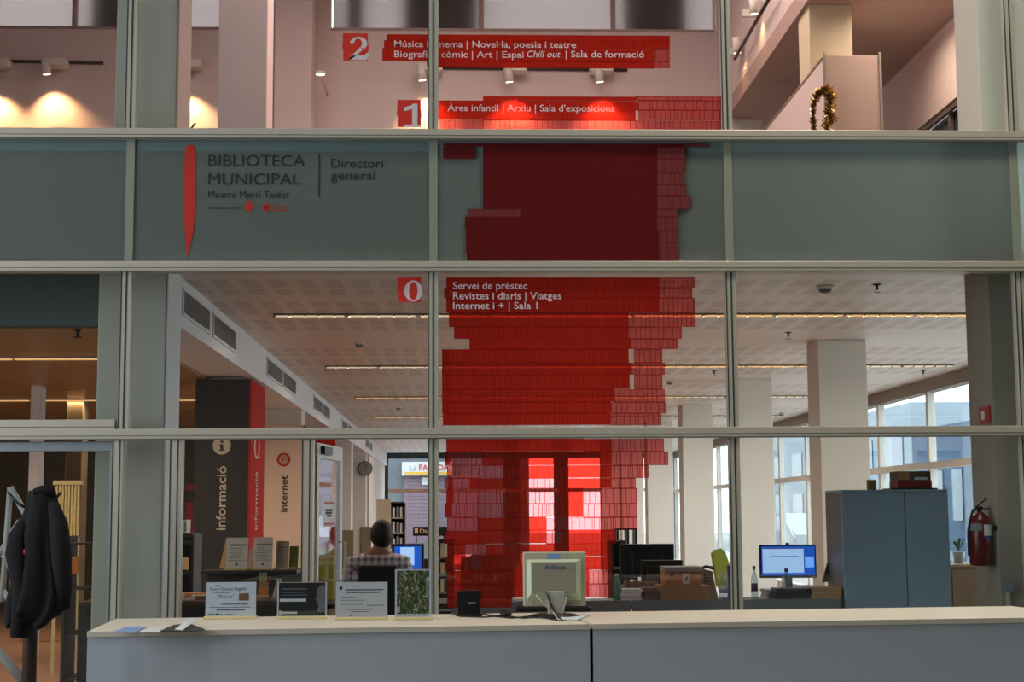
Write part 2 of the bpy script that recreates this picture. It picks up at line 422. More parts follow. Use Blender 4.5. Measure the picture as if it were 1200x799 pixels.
for z in (Z1, Z2, Z3):
    bar('trim_%d' % n, -6.3, 6.2, z - BH, z + BH, G - .07); n += 1
bar('trim_%d' % n, -6.3, 6.2, 7.0, 7.07); n += 1
MG = mat('mullion_green', '#b0afa2', .4, .15, .5)
for x in MX:
    for z0, z1 in ((Z1 + BH, 9.1), (Z2 + BH if True else 0, Z1 - BH), (Z3 + BH, Z2 - BH), (0, Z3 - BH)):
        if z1 == Z3 - BH and x == -2.22: continue
        wd = .034 if z0 < Z2 or z0 > 4 else .028
        if abs(z0 - Z2 - BH) < .01:
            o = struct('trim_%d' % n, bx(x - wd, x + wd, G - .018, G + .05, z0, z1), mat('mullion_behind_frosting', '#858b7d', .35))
        else:
            o = struct('trim_%d' % n, bx(x - wd, x + wd, G - .05, G + .05, z0, z1, bev=.004), MG)
            bm = B(); box(bm, x - .006, x + .004, G - .054, G - .048, z0, z1); box(bm, x - wd - .003, x - wd + .003, G - .053, G - .04, z0, z1)
            obj('gasket', bm, GASK, o)
        n += 1
# lower-row posts: door frame, sidelight post, door post
for x, wd in ((PY(138, 650, G).x, .034), (PY(206, 650, G).x, .036), (PY(361, 640, G).x, .036)):
    bar('trim_%d' % n, x - wd, x + wd, 0, Z3 - BH); n += 1
XD, XS, XO = PY(138, 650, G).x, PY(206, 650, G).x, PY(361, 640, G).x
bar('trim_%d' % n, -4.2, XD - .03, PY(70, 505, G).z, PY(70, 492, G).z, G - .04, G + .04); n += 1
WN = 5
def window(x0, x1, z0, z1, m=GLASS, y=G):
    global WN
    o = struct('window_%d' % WN, bx(x0, x1, y - .004, y + .004, z0, z1), m); WN += 1
    return o
for a, c in zip(MX, MX[1:]):
    window(a + .03, c - .03, Z1 + BH, 7.0)
    window(a + .03, c - .03, Z3 + BH, Z2 - BH)
    window(a + .024, c - .024, Z2 + BH, Z1 - .11, FROST, G)
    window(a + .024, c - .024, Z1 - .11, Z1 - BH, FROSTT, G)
for a, c in ((XD + .03, XS - .03), (XS + .03, XO - .03), (-.13, 1.84), (1.90, 3.84), (3.90, 5.9)):
    window(a, c, .05, Z3 - BH)
# ---- sliding glass door of the left bay
d = struct('door_1', bx(-4.2, XD - .034, G - .02, G + .02, Z3 - BH - .075, Z3 - BH - .012, bev=.004), mat('door_rail', '#8e9aa0', .4, .3))
obj('pane', bx(-4.2, XD - .04, G - .004, G + .004, .1, Z3 - BH - .075), GLASS, d)
obj('stile', bx(XD - .062, XD - .036, G - .02, G + .02, .02, Z3 - BH - .075), MATS['door_rail'], d)
obj('bottom_rail', bx(-4.2, XD - .062, G - .02, G + .02, .02, .12), MATS['door_rail'], d)
# ---- open glass door leaf of the third bay, hinged at XO and swung inward
d = struct('door_2', bx(XO - .02, XO + .02, G + .06, G + .10, 0.02, Z3 - BH - .02), ALU)
p0 = Vector((XO + .03, G + .09, 0)); p1 = Vector((PY(398, 600, 11.2).x, 11.2, 0)); u = (p1 - p0).normalized(); v = Vector((-u.y, u.x, 0)); Lh = (p1 - p0).length
def leaf(a, b_, z0, z1, th=.02): # part of the leaf
    bm = B(); obox(bm, p0 + u * (a + b_) / 2 + Vector((0, 0, (z0 + z1) / 2)), u, v, (0, 0, 1), (b_ - a) / 2, th, (z1 - z0) / 2); return bm
ZT = Z3 - BH - .02
obj('top_rail', leaf(0, Lh, ZT - .10, ZT), ALU, d); obj('bottom_rail', leaf(0, Lh, .03, .2), ALU, d)
obj('stile', leaf(0, .06, .2, ZT - .1), ALU, d); obj('stile', leaf(Lh - .06, Lh, .2, ZT - .1), WHITE, d)
obj('pane', leaf(.06, Lh - .06, .2, ZT - .1, .004), GLASS, d)
bm = leaf(.1, .34, ZT - .075, ZT - .02, .05); obj('door_closer', bm, BLACK, d)
bm = B(); tube(bm, [p0 + u * .3 + v * .05 + Vector((0, 0, ZT - .05)), p0 + u * .45 + v * .1 + Vector((0, 0, ZT - .03))], .008, 8); obj('closer_arm', bm, BLACK, d)
hp = p0 + u * (Lh - .13); bm = B(); tube(bm, [hp - v * .02 + Vector((0, 0, .98)), hp - v * .07 + Vector((0, 0, .98)), hp - v * .07 + Vector((0, 0, 1.25)), hp - v * .02 + Vector((0, 0, 1.25))], .01, 8); obj('door_handle', bm, ALU, d)
# notice taped on the leaf
za, zb = PY(375, 617, 10.9).z, PY(375, 585, 10.9).z
t = obj('door_notice', leaf(.25, .62, za, zb, .006), mat('notice_paper', '#d8d4cf', .8)); tag(t, 'white printed notice taped to the open glass door', 'notice')
for k, (f0, f1, zz) in enumerate(((.1, .9, .86), (.1, .9, .10), (.2, .8, .6), (.2, .75, .5), (.3, .7, .4))):
    a = .25 + .37 * f0; c = .25 + .37 * f1; zc = za + (zb - za) * zz
    obj('print_line', leaf(a, c, zc - .008, zc + .008, .0075), INK if k > 1 else TXTR, t)

# =================================================================== DIRECTORY GRAPHICS ON THE GLASS
YF = G - .007
def vinyl(parent, rows, mats, Y=YF, seed=1, lw=.7):
    """rows: (y0, y1, [(xa, xb, kind)]) in photo pixels measured on the glass plane; kind s solid, l light"""
    r = random.Random(seed); bs, bl, ln, dl = B(), B(), B(), B()
    for y0, y1, segs in rows:
        for xa, xb, kind in segs:
            x0, x1, z0, z1 = rect(xa, y0, xb, y1, Y)
            quad(bs if kind == 's' else bl, x0, x1, z0, z1, Y)
            tgt = ln if kind == 'l' else dl
            wpx = lw * G / F / 2
            quad(tgt, x0, x1, z1 - 2.4 * wpx, z1 - .2 * wpx, Y - .001)
            quad(tgt, x0, x1, z0 + wpx * .2, z0 + 1.8 * wpx, Y - .001)
            x = x0
            while x < x1 - .006:
                quad(tgt, x, x + 2 * wpx, z0 + 1.8 * wpx, z1 - 2.4 * wpx, Y - .001)
                x += r.choice((4, 5, 6, 6, 7, 9, 2.5)) * G / F
            if kind == 'l': quad(tgt, x1 - 2 * wpx, x1, z0 + 1.8 * wpx, z1 - 2.4 * wpx, Y - .001)
    for nm, bm, m in (('solid_film', bs, mats[0]), ('pale_film', bl, mats[1]), ('film_outline', ln, mats[2]), ('film_grid', dl, mats[3])):
        if bm.faces: obj(nm, bm, m, parent)
        else: bm.free()
VM = (REDF, PINKF, LINEF, SLINE)
def gl(px, py): q = PY(px, py, YF); return (q.x, q.y, q.z)
# floor 2
t = thing('directory_banner', 'red vinyl banner with two lines of white text, floor 2, topmost on the glass', 'sign', gl(615, 80))
vinyl(t, [(41, 48, [(453, 785, 's')]), (48, 57, [(450, 785, 's')]), (57, 72, [(448, 766, 's'), (766, 785, 'l')]), (72, 80, [(500, 766, 's'), (766, 785, 'l')])], VM, seed=2)
YT = YF - .003
text_px('Música i cinema | Novel·la, poesia i teatre', 462, 675, 55, 8.6, YT, TXTW, t)
a = 'Biografia i còmic | Art | Espai '
text_px('Biografia i còmic | Art | Espai', 462, 613.5, 67, 8.6, YT, TXTW, t)
text_px('Chill out', 617.5, 657, 67, 8.6, YT, TXTW, t, shear=.25)
text_px('| Sala de formació', 663, 755, 67, 8.6, YT, TXTW, t)
# floor 1
t = thing('directory_banner', 'bright red vinyl banner with one line of white text, floor 1, lit by spotlights', 'sign', gl(680, 155))
vinyl(t, [(113, 118, [(566, 745, 's'), (745, 845, 'l')]), (118, 129, [(513, 748, 's'), (748, 845, 'l')]), (129, 141, [(513, 745, 's'), (748, 845, 'l')]), (141, 155, [(515, 566, 'l'), (566, 845, 'l')])], VM, seed=3)
text_px("Àrea infantil | Arxiu | Sala d'exposicions", 524.5, 720, 130, 8.6, YT, TXTW, t)
# floor 0, on the clear glass of the middle row
t = thing('directory_banner', 'tall red vinyl graphic with three lines of white text, floor 0, below the frosted band', 'sign', gl(660, 497))
R0 = [(325, 337, [(523, 772, 's'), (772, 814, 'l')]), (337, 349, [(520.5, 772, 's'), (772, 811, 'l')]), (349, 366, [(523, 772, 's'), (772, 814, 'l')]),
      (366, 383, [(526, 736, 's'), (736, 815, 'l')]), (383, 397, [(532, 736, 's'), (736, 799, 'l')]), (397, 409, [(550, 739, 's'), (739, 794, 'l')]),
      (409, 425, [(518, 737, 's'), (743, 776, 'l')]), (425, 439, [(518, 740, 's'), (740, 779, 'l')]), (439, 456, [(518, 738, 's'), (743, 776, 'l')]),
      (456, 471, [(518, 720, 's'), (720, 779, 'l')]), (471, 484, [(518, 716, 's'), (716, 780, 'l')]), (484, 498, [(519, 715, 's'), (715, 775, 'l')])]
vinyl(t, R0, VM, seed=4)
text_px('Servei de préstec', 531, 618, 338.5, 8.8, YT, TXTW, t)
text_px('Revistes i diaris | Viatges', 531, 658, 350.5, 8.8, YT, TXTW, t)
text_px('Internet i + | Sala 1', 531, 630, 362, 8.8, YT, TXTW, t)
# lower part of the graphic, behind the monitor
t = thing('red_window_graphic', 'lower red vinyl graphic of stacked cells on the glass behind the reception monitor', 'sign', gl(640, 712))
RL = [(514, 529, [(523, 684, 's'), (684, 716, 's'), (716, 778, 'l')]), (529, 545, [(521, 527, 's'), (527, 566, 'l'), (566, 716, 's'), (716, 783, 'l')]),
      (545, 560, [(524, 593, 'l'), (593, 716, 's'), (716, 760, 'l')]), (560, 572, [(521, 526, 'l'), (526, 530, 's'), (530, 551, 'l'), (551, 618, 's'), (618, 655, 'l'), (655, 716, 's'), (716, 745, 'l')]),
      (572, 590, [(523, 531, 's'), (531, 594, 'l'), (594, 617, 's'), (617, 655, 'l'), (655, 683, 's'), (683, 747, 'l')]),
      (590, 606, [(521, 529, 's'), (529, 594, 'l'), (594, 618, 's'), (618, 655, 'l'), (655, 683, 's'), (683, 747, 'l')]),
      (606, 621, [(524, 560, 'l'), (560, 640, 's'), (640, 747, 'l')]), (621, 637, [(521, 640, 's'), (640, 660, 'l'), (660, 722, 's')]),
      (637, 652, [(524, 545, 's'), (545, 570, 'l'), (570, 716, 's')]), (652, 668, [(522, 545, 's'), (545, 567, 'l'), (567, 618, 's'), (618, 717, 's')]),
      (668, 684, [(524, 690, 's'), (690, 717, 'l')]), (684, 700, [(524, 690, 's'), (690, 717, 'l')]), (700, 712, [(524, 600, 's')])]
vinyl(t, RL, VM, seed=5)
# dark part behind the frosted band
t = thing('red_window_graphic', 'dark maroon vinyl graphic on the frosted glass band', 'sign', gl(670, 308))
RB = [(168, 172, [(519, 802, 's'), (802, 828, 'l')]), (172, 186, [(519, 556, 's'), (566, 770, 's'), (770, 803, 'l')]), (186, 202, [(566, 770, 's'), (770, 803, 'l')]),
      (202, 216, [(566, 770, 's'), (770, 802, 'l')]), (216, 230, [(566, 770, 's'), (770, 804, 'l')]), (230, 245, [(566, 770, 's'), (770, 809, 'l')]),
      (245, 254, [(548, 610, 'l'), (610, 770, 's'), (770, 794, 'l')]), (254, 270, [(545, 770, 's'), (770, 795, 'l')]), (270, 284, [(546, 772, 's'), (772, 794, 'l')]),
      (284, 297, [(546, 772, 's'), (772, 795, 'l')]), (297, 308, [(547, 774, 's'), (774, 796, 'l')])]
vinyl(t, RB, (MAROON, MAROONL, MAROONLN, MAROONLN), seed=6, lw=.5, Y=G - .0215)
# number tiles
TILE = mat('tile_red', '#c2281a', .6)
NUMG = mat('numeral_pale', '#c6bcc0', .6)
def numtile(lbl, x0, y0, x1, y1, build):
    t = thing('floor_number', lbl, 'sign', gl((x0 + x1) / 2, y1), 'floor numbers of the directory')
    X0, X1, Z0, Z1_ = rect(x0, y0, x1, y1, YF); bm = B(); w_, h_ = X1 - X0, Z1_ - Z0
    def P(fx_, fy_, dy=0): return (X0 + w_ * fx_, YF - dy, Z0 + h_ * fy_)
    poly(bm, [P(.04, 0), P(.97, 0), P(.97, .35), P(1, .35), P(1, .62), P(.97, .62), P(.97, 1), P(.02, 1), P(.02, .6), P(0, .6), P(0, .42), P(.04, .42)], (0, .001, 0))
    obj('tile', bm, TILE, t); bm = B()
    build(bm, lambda a, c: P(a, c, .002)); obj('numeral', bm, NUMG, t)
def strip(bm, outer, inner):
    n_ = len(outer)
    for i in range(n_ - 1):
        bm.faces.new([bm.verts.new(q) for q in (outer[i], outer[i + 1], inner[i + 1], inner[i])])
def num0(bm, P):
    q = [2 * math.pi * i / 32 for i in range(33)]
    strip(bm, [P(.66 + .36 * math.cos(a), .45 + .43 * math.sin(a)) for a in q], [P(.66 + .17 * math.cos(a), .45 + .37 * math.sin(a)) for a in q])
def num1(bm, P):
    for pts in ([(.62, .08), (.84, .08), (.84, .86), (.66, .86), (.62, .8)], [(.30, .58), (.62, .66), (.62, .80), (.66, .86), (.58, .80), (.30, .72)], [(.28, 0), (.97, 0), (.97, .09), (.28, .09)]):
        bm.faces.new([bm.verts.new(P(*p)) for p in pts])
def num2(bm, P):
    q = [math.radians(a) for a in range(175, -60, -15)]
    o = [P(.62 + .33 * math.cos(a), .62 + .25 * math.sin(a)) for a in q]; i_ = [P(.60 + .15 * math.cos(a), .63 + .17 * math.sin(a)) for a in q]
    strip(bm, o, i_)
    for pts in ([(.79, .40), (.68, .49), (.28, .10), (.28, .02), (.5, .15)], [(.28, .02), (.94, .02), (1.0, .28), (.92, .28), (.86, .19), (.42, .19), (.28, .10)]):
        bm.faces.new([bm.verts.new(P(*p)) for p in pts])
numtile('small red tile with pale numeral 2, top left of the directory', 401, 39, 432, 71, num2)
numtile('small red tile with pale numeral 1, above the frosted band', 465, 117, 494, 149, num1)
numtile('small red tile with pale numeral 0, below the frosted band', 465, 325, 494.5, 354, num0)
# library name on the frosted band
YB = G - .008
t = thing('library_sign', 'dark lettering naming the municipal library, with a red brush stroke, on frosted glass', 'sign', tuple(PY(330, 302, YB)))
DKT = mat('dark_lettering', '#1d2224', .5)
text_px('BIBLIOTECA', 244, 357.5, 194.5, 14.4, YB, DKT, t, bold=0.0)
text_px('MUNICIPAL', 244, 352, 216, 14.4, YB, DKT, t, bold=0.0)
text_px('Mestre Martí Tauler', 244, 339.5, 231.5, 8.6, YB, DKT, t, bold=0.0)
text_px('Directori', 388, 449, 196.5, 11.6, YB, DKT, t, bold=0.0)
text_px('general', 388, 439.5, 210.5, 11.6, YB, DKT, t, bold=0.0)
text_px('Ajuntament de Rubí', 244.5, 282.5, 245, 3.6, YB, DKT, t, bold=0.0)
text_px('Diputació', 319, 337, 242.8, 3.4, YB, TXTR, t, bold=.01)
text_px('Barcelona', 319, 337.5, 247.3, 3.4, YB, TXTR, t, bold=.01)
x0, x1, z0, z1 = rect(373.4, 180, 374.8, 231, YB); bm = B(); quad(bm, x0, x1, z0, z1, YB); obj('divider', bm, DKT, t)
RS = [(218, 171.5), (221, 169.5), (225, 169.5), (228, 172), (228.4, 190), (228.8, 232), (227.5, 262), (226, 275), (223, 286), (221, 296), (219.5, 302), (218.5, 298), (217.8, 282), (216, 262), (214.4, 238), (214.2, 232), (215.4, 226), (215.2, 205), (216.6, 180)]
bm = B(); bm.faces.new([bm.verts.new(PY(px, py, YB)) for px, py in RS]); obj('brush_stroke', bm, mat('stroke_red', '#b3260f', .6), t)
bm = B(); C0 = PY(291.5, 242.5, YB); r_ = 4.7 * G / F
bm.faces.new([bm.verts.new(C0 + Vector((r_ * a, 0, r_ * c * 1.0))) for a, c in ((0, -1.25), (.7, -.85), (1, -.2), (1, .35), (.5, .75), (-.5, .75), (-1, .35), (-1, -.2), (-.7, -.85))])
for k in (-1, 0, 1): bm.faces.new([bm.verts.new(C0 + Vector((r_ * (.5 * k + a), 0, r_ * c))) for a, c in ((-.2, .8), (.2, .8), (.25, 1.35), (-.25, 1.35))])
obj('crest', bm, TXTR, t)
bm = B(); C1 = PY(312, 243, YB); bm.faces.new([bm.verts.new(C1 + Vector((r_ * math.cos(a), 0, r_ * math.sin(a)))) for a in (math.pi * k / 12 for k in range(24))])
obj('round_emblem', bm, TXTR, t)
bm = B()
for k in (-1, 0, 1): quad(bm, C1.x + r_ * (.38 * k) - .003, C1.x + r_ * .38 * k + .003, C1.z - r_ * .5, C1.z + r_ * .5, YB - .001)
obj('emblem_bars', bm, DKT, t)

# =================================================================== RECEPTION DESK
DESK = mat('desk_laminate', '#bdc7cf', .55, var=.03, scale=4)
DTOP = mat('desk_top_laminate', '#dad3c2', .45, var=.03, scale=3)
FL, FR, BL, BR = Vector((-1.7, 7.18)), Vector((3.22, 7.62)), Vector((-1.76, 8.06)), Vector((3.08, 8.50))
def qprism(bm, pts, z0, z1): poly(bm, [(p[0], p[1], z0) for p in pts], (0, 0, z1 - z0))
t = thing('reception_desk', 'long pale grey reception desk with a cream top in front of the glass', 'desk', (0.7, 7.8, 0))
fj = (.64 - FL.x) / (FR.x - FL.x); bj = fj
JF, JB = FL.lerp(FR, fj), BL.lerp(BR, fj)
e = .008 / 4.9
for a, b_, c, d_ in ((FL, FL.lerp(FR, fj - e), BL.lerp(BR, fj - e), BL), (FL.lerp(FR, fj + e), FR, BR, BL.lerp(BR, fj + e))):
    bm = B(); qprism(bm, (a, b_, c, d_), .895, .92); obj('desk_top', bm, DTOP, t)
    ins = Vector((0, .012)); bm = B(); qprism(bm, (a + ins, b_ + ins, b_ + Vector((0, .04)), a + Vector((0, .04))), 0.02, .893); fp = obj('front_panel', bm, DESK, t)
    if a is not FL:
        bm = B(); dv = (b_ - a).normalized()
        for px in (686,): pass
    bm = B(); ln = (b_ - a).length; dv = (b_ - a).normalized()
    for s in ((.25, .9, 1.9) if a is FL else (.35, 1.55)):
        q = a + dv * s; lathe(bm, (q.x, q.y + .010, .60), [(.006, .0), (.006, .004)], 10, 'Y')
    obj('screw_cap', bm, GREYINK, t)
bm = B(); qprism(bm, (FL + Vector((.0, .04)), FL + Vector((.025, .04)), BL + Vector((.025, -.02)), BL + Vector((0, -.02))), .02, .893); obj('side_panel', bm, DESK, t)
bm = B(); qprism(bm, (FR + Vector((-.025, .04)), FR + Vector((0, .04)), BR + Vector((0, -.02)), BR + Vector((-.025, -.02))), .02, .893); obj('side_panel', bm, DESK, t)
bm = B(); qprism(bm, (BL + Vector((.03, -.06)), BR + Vector((-.03, -.06)), BR + Vector((-.03, -.03)), BL + Vector((.03, -.03))), .02, .893); obj('back_panel', bm, DESK, t)
TOPZ = .9205
# ---- standing signs on the desk
def desk_sign(name, lbl, x0, y0, x1, y1, fill, body):
    c = PZ((x0 + x1) / 2, y1 + 1.0, TOPZ); Y = c.y
    X0, X1, Z0, Z1_ = rect(x0, y0, x1, y1, Y)
    t = thing(name, lbl, 'sign', (c.x, c.y, TOPZ), 'table signs standing on the reception desk')
    Zb = TOPZ
    obj('base', bx(X0 - .006, X1 + .006, Y - .028, Y + .03, Zb, Zb + .014, bev=.003), mat('sign_base', '#d8cb94', .35), t)
    obj('card', bx(X0, X1, Y, Y + .004, Zb + .014, Z1_), fill, t)
    obj('holder', bx(X0 - .004, X1 + .004, Y - .003, Y - .0015, Zb + .014, Z1_ + .004), film('acrylic', (.95, .96, .97)) if 'acrylic' not in MATS else MATS['acrylic'], t)
    def P(fx_, fy_): return Vector((X0 + (X1 - X0) * fx_, Y - .0008, Zb + .014 + (Z1_ - Zb - .014) * fy_))
    def ln(fx0, fx1, fy_, h, m, nm='print_line'):
        bm = B(); a, c_ = P(fx0, fy_), P(fx1, fy_); hh = h * (Z1_ - Zb) / 2 * (.6 if h < .07 else 1); quad(bm, a.x, c_.x, a.z - hh, a.z + hh, a.y); return obj(nm, bm, m, t)
    def tx(s, fx0, fx1, fy_, cap, m, bold=.01):
        return obj('lettering', text_bm(s, P(fx0, fy_), (1, 0, 0), (0, 0, 1), P(fx1, 0).x - P(fx0, 0).x, cap * (Z1_ - Zb), bold), m, t)
    body(P, ln, tx, t)
BLUEP = mat('pale_blue_paper', '#cfdbe6', .7)
def s1(P, ln, tx, t):
    tx('Story Time in English', .08, .80, .76, .082, INK, 0.0); tx('“Brave”', .22, .58, .53, .10, mat('blue_ink', '#5c7fa0', .7), 0.0)
    ln(.66, .86, .56, .20, mat('photo_brown', '#8a5a44', .6, var=.5, scale=60), 'picture'); ln(.15, .5, .69, .025, GREYINK); ln(.30, .84, .35, .035, INK); ln(.08, .90, .26, .03, GREYINK); ln(.22, .78, .18, .04, INK)
    ln(.05, .18, .06, .04, GREYINK); ln(.2, .28, .06, .06, INK); ln(.30, .34, .06, .04, GREYINK); ln(.40, .56, .06, .03, GREYINK); ln(.19, .29, .90, .05, GREYINK)
desk_sign('table_sign', 'pale blue Story Time in English card, leftmost on the desk', 241, 682, 300, 724, BLUEP, s1)
def s2(P, ln, tx, t):
    ln(.03, .97, .5, .90, mat('poster_black', '#17191c', .5), 'dark_print')
    bm = B(); pts = [(.80, .12), (.84, .30), (.79, .42), (.77, .52), (.81, .60), (.80, .78), (.86, .90), (.97, .92), (.97, .12)]
    bm.faces.new([bm.verts.new(P(*p) + Vector((0, -.0005, 0))) for p in pts]); obj('portrait', bm, mat('portrait_grey', '#6d7176', .6, var=.4, scale=40), t)
    for f0, f1, y_, h, m in ((.05, .58, .47, .08, PAPER), (.05, .40, .10, .06, PAPER), (.04, .09, .10, .12, PAPER), (.1, .6, .80, .03, GREYINK), (.1, .55, .70, .02, GREYINK), (.1, .6, .62, .02, GREYINK)):
        bm = B(); a, c_ = P(f0, y_), P(f1, y_); quad(bm, a.x, c_.x, a.z - h * .09, a.z + h * .09, a.y - .0005); obj('print_line', bm, m, t)
desk_sign('table_sign', 'black card with a half face in grey, second from the left on the desk', 325, 682, 383, 724, PAPER, s2)
def s3(P, ln, tx, t):
    ln(.30, .52, .89, .03, GREYINK); ln(.18, .92, .78, .045, INK); ln(.20, .85, .70, .035, INK); ln(.08, .40, .55, .025, GREYINK); ln(.08, .55, .48, .025, GREYINK); ln(.08, .52, .36, .025, GREYINK); ln(.60, .95, .33, .025, INK)
    ln(.22, .74, .22, .04, INK); ln(.30, .66, .15, .03, GREYINK); ln(.26, .32, .05, .06, INK); ln(.38, .56, .05, .03, GREYINK); ln(.06, .12, .83, .08, INK)
desk_sign('table_sign', 'white printed card with small black text, third from the left on the desk', 394, 682, 454, 725, PAPER, s3)
PHOTOM = mat('poster_photo', '#39432e', .6)
nt = PHOTOM.node_tree; b = nt.nodes['Principled BSDF']; nz = nt.nodes.new('ShaderNodeTexNoise'); nz.inputs['Scale'].default_value = 5; nz.inputs['Detail'].default_value = 8; nz.inputs['Distortion'].default_value = 2.0
cr = nt.nodes.new('ShaderNodeValToRGB'); el = cr.color_ramp.elements
el[0].position = .36; el[0].color = lin('#101512'); el[1].position = .66; el[1].color = lin('#c8ccc4')
for p_, c_ in ((.46, '#2f4a2a'), (.53, '#6c7f3a'), (.58, '#5a3a30')):
    q = el.new(p_); q.color = lin(c_)
nt.links.new(nz.outputs[0], cr.inputs[0]); nt.links.new(cr.outputs[0], b.inputs['Base Color'])
def s4(P, ln, tx, t):
    ln(.05, .95, .52, .86, PHOTOM, 'photo_print')
    for k in range(6): ln(.08 + .14 * k, .17 + .14 * k, .04, .04, mat('blue_ink2', '#3c5c9a', .6))
desk_sign('table_sign', 'upright green and black photo poster, rightmost card on the desk', 463, 667, 505, 725, BLUEP, s4)
# ---- loose papers at the left end
for nm, lbl, pts, m in (('leaflet', 'blue and white leaflet lying at the left end of the desk', [(133, 741), (148, 735), (172, 735), (158, 741.5)], mat('leaflet_blue', '#7f9fd0', .5)),
                        ('leaflet', 'white leaflet beside the blue one on the desk', [(163, 741), (175, 736), (196, 737), (186, 741)], PAPER),
                        ('leaflet', 'dark open leaflet on the desk in front of the cards', [(187, 740), (203, 733), (222, 731), (240, 738), (226, 740)], mat('leaflet_dark', '#3a3a34', .5))):
    base = [PZ(px, py, TOPZ + .001) for px, py in pts]; bm = B(); poly(bm, base, (0, 0, .004)); tag(obj(nm, bm, m), lbl, 'leaflet')
a, c = PZ(205, 739, TOPZ), PZ(232, 733, TOPZ)
bm = B(); poly(bm, [a + Vector((0, 0, .006)), PZ(214, 740, TOPZ) + Vector((0, 0, .006)), c + Vector((0, 0, .03)), c + Vector((-.04, 0, .035))], (0, 0, .002)); tag(obj('leaflet', bm, PAPER), 'folded leaflet propped on the dark one', 'leaflet')

# ---- LCD monitor seen from behind
mc = PZ(650, 722, TOPZ); Y = mc.y - .02
BEI = mat('monitor_beige', '#b6b39c', .5); BEID = mat('monitor_back', '#8f8d7b', .5); GRN = mat('monitor_edge', '#b9c6a8', .4)
t = thing('computer_monitor', 'beige flat monitor seen from behind on the reception desk', 'monitor', (mc.x, Y, TOPZ))
X0, X1, Z0, Z1_ = rect(613, 646.5, 686, 710, Y)
obj('screen_frame', bx(X0, X1, Y - .02, Y + .015, Z0, Z1_, bev=.006), BEI, t)
h0, h1, g0, g1 = rect(617, 655, 681, 703, Y)
bm = B(); a = [(h0, Y - .02, g0), (h1, Y - .02, g0), (h1, Y - .02, g1), (h0, Y - .02, g1)]; i0, i1, j0, j1 = rect(622, 658, 674, 694, Y)
c_ = [(i0, Y - .055, j0), (i1, Y - .055, j0), (i1, Y - .055, j1), (i0, Y - .055, j1)]
va = [bm.verts.new(q) for q in a]; vc = [bm.verts.new(q) for q in c_]
for k in range(4): bm.faces.new((va[k], va[(k + 1) % 4], vc[(k + 1) % 4], vc[k]))
bm.faces.new(vc); bm.faces.new(va[::-1]); obj('housing', bm, GRN, t)
obj('back_cover', bx(i0, i1, Y - .058, Y - .054, j0, j1), BEID, t)
s = .5 * (h0 + h1)
obj('neck', bx(s - .035, s + .05, Y - .07, Y - .02, TOPZ + .015, j0 + .01, bev=.006), mat('neck_grey', '#a9a79c', .5), t)
bm = B(); lathe(bm, (s, Y - .03, TOPZ), [(.13, 0), (.13, .008), (.10, .016), (0, .018)], 28); obj('foot', bm, BLACK, t)
text_obj = obj('lettering', text_bm('Belinea', PY(639, 667, Y - .06), (1, 0, 0), (0, 0, 1), 24 * Y / F, 5 * Y / F, .02), mat('logo_blue', '#4f6486', .5), t)
e0, e1, e2, e3 = rect(641, 649, 656, 654.5, Y); bm = B(); quad(bm, e0, e1, e2, e3, Y - .0215); obj('sticker', bm, mat('sticker_blue', '#7fa0d8', .4), t)
bm = B()
for px in (625, 668):
    q = PY(px, 706, Y - .021); lathe(bm, (q.x, q.y, q.z), [(.004, -.002), (.004, 0)], 8, 'Y')
obj('screw', bm, BLACK, t)
# cables of the monitor
for lbl, pts, r_, m in (('pale cable hanging from the back of the monitor to the left', [(628, 697), (637, 708), (648, 717), (655, 727)], .0035, mat('cable_pale', '#b5b09a', .6)),
                     ('black cable hanging beside the monitor neck', [(640, 693), (645, 708), (652, 720), (659, 727)], .004, BLACK),
                     ('pale cable hanging to the right of the monitor neck', [(664, 699), (661, 712), (658, 722), (657, 727)], .0035, MATS['cable_pale'])):
    P_ = [PY(px, py, Y - .075) for px, py in pts[:-1]] + [PZ(*pts[-1], TOPZ + .004)]
    bm = B(); tube(bm, P_, r_, 8); tag(obj('cable', bm, m), lbl, 'cable')
P_ = [PZ(px, py, TOPZ + .004) for px, py in ((565, 719), (580, 722), (600, 724), (622, 722), (640, 724), (656, 727))]
bm = B(); tube(bm, P_, .004, 8); tag(obj('cable', bm, BLACK), 'black cable lying along the desk from the card reader to the monitor', 'cable')
P_ = [PZ(px, py, TOPZ + .004) for px, py in ((528, 718), (540, 722), (566, 723), (590, 721), (612, 724), (640, 723))]
bm = B(); tube(bm, P_, .0035, 8); tag(obj('cable', bm, BLACK), 'thin black cable looping in front of the card reader', 'cable')
kb = PZ(650, 716, TOPZ)
t = thing('keyboard', 'black keyboard lying behind the foot of the monitor', 'keyboard', (kb.x, kb.y, TOPZ))
k0, k1 = PY(604, 716, kb.y).x, PY(692, 716, kb.y).x
obj('case', bx(k0, k1, kb.y - .03, kb.y + .13, TOPZ, TOPZ + .022, bev=.006), BLACK, t)
bm = B()
for i in range(15):
    for j in range(4): box(bm, k0 + .01 + i * (k1 - k0 - .02) / 15, k0 + .01 + (i + .85) * (k1 - k0 - .02) / 15, kb.y - .02 + j * .034, kb.y + .008 + j * .034, TOPZ + .022, TOPZ + .03)
o = obj('keys', bm, mat('key_grey', '#2b2b2c', .5), t); o['kind'] = 'stuff'
pp = PZ(672, 724, TOPZ); bm = B(); poly(bm, [PZ(x_, y_, TOPZ + .001) for x_, y_ in ((652, 727), (668, 719), (692, 721), (676, 727))], (0, 0, .006)); tag(obj('notepad', bm, PAPER), 'white notepad lying beside the monitor neck', 'notepad')
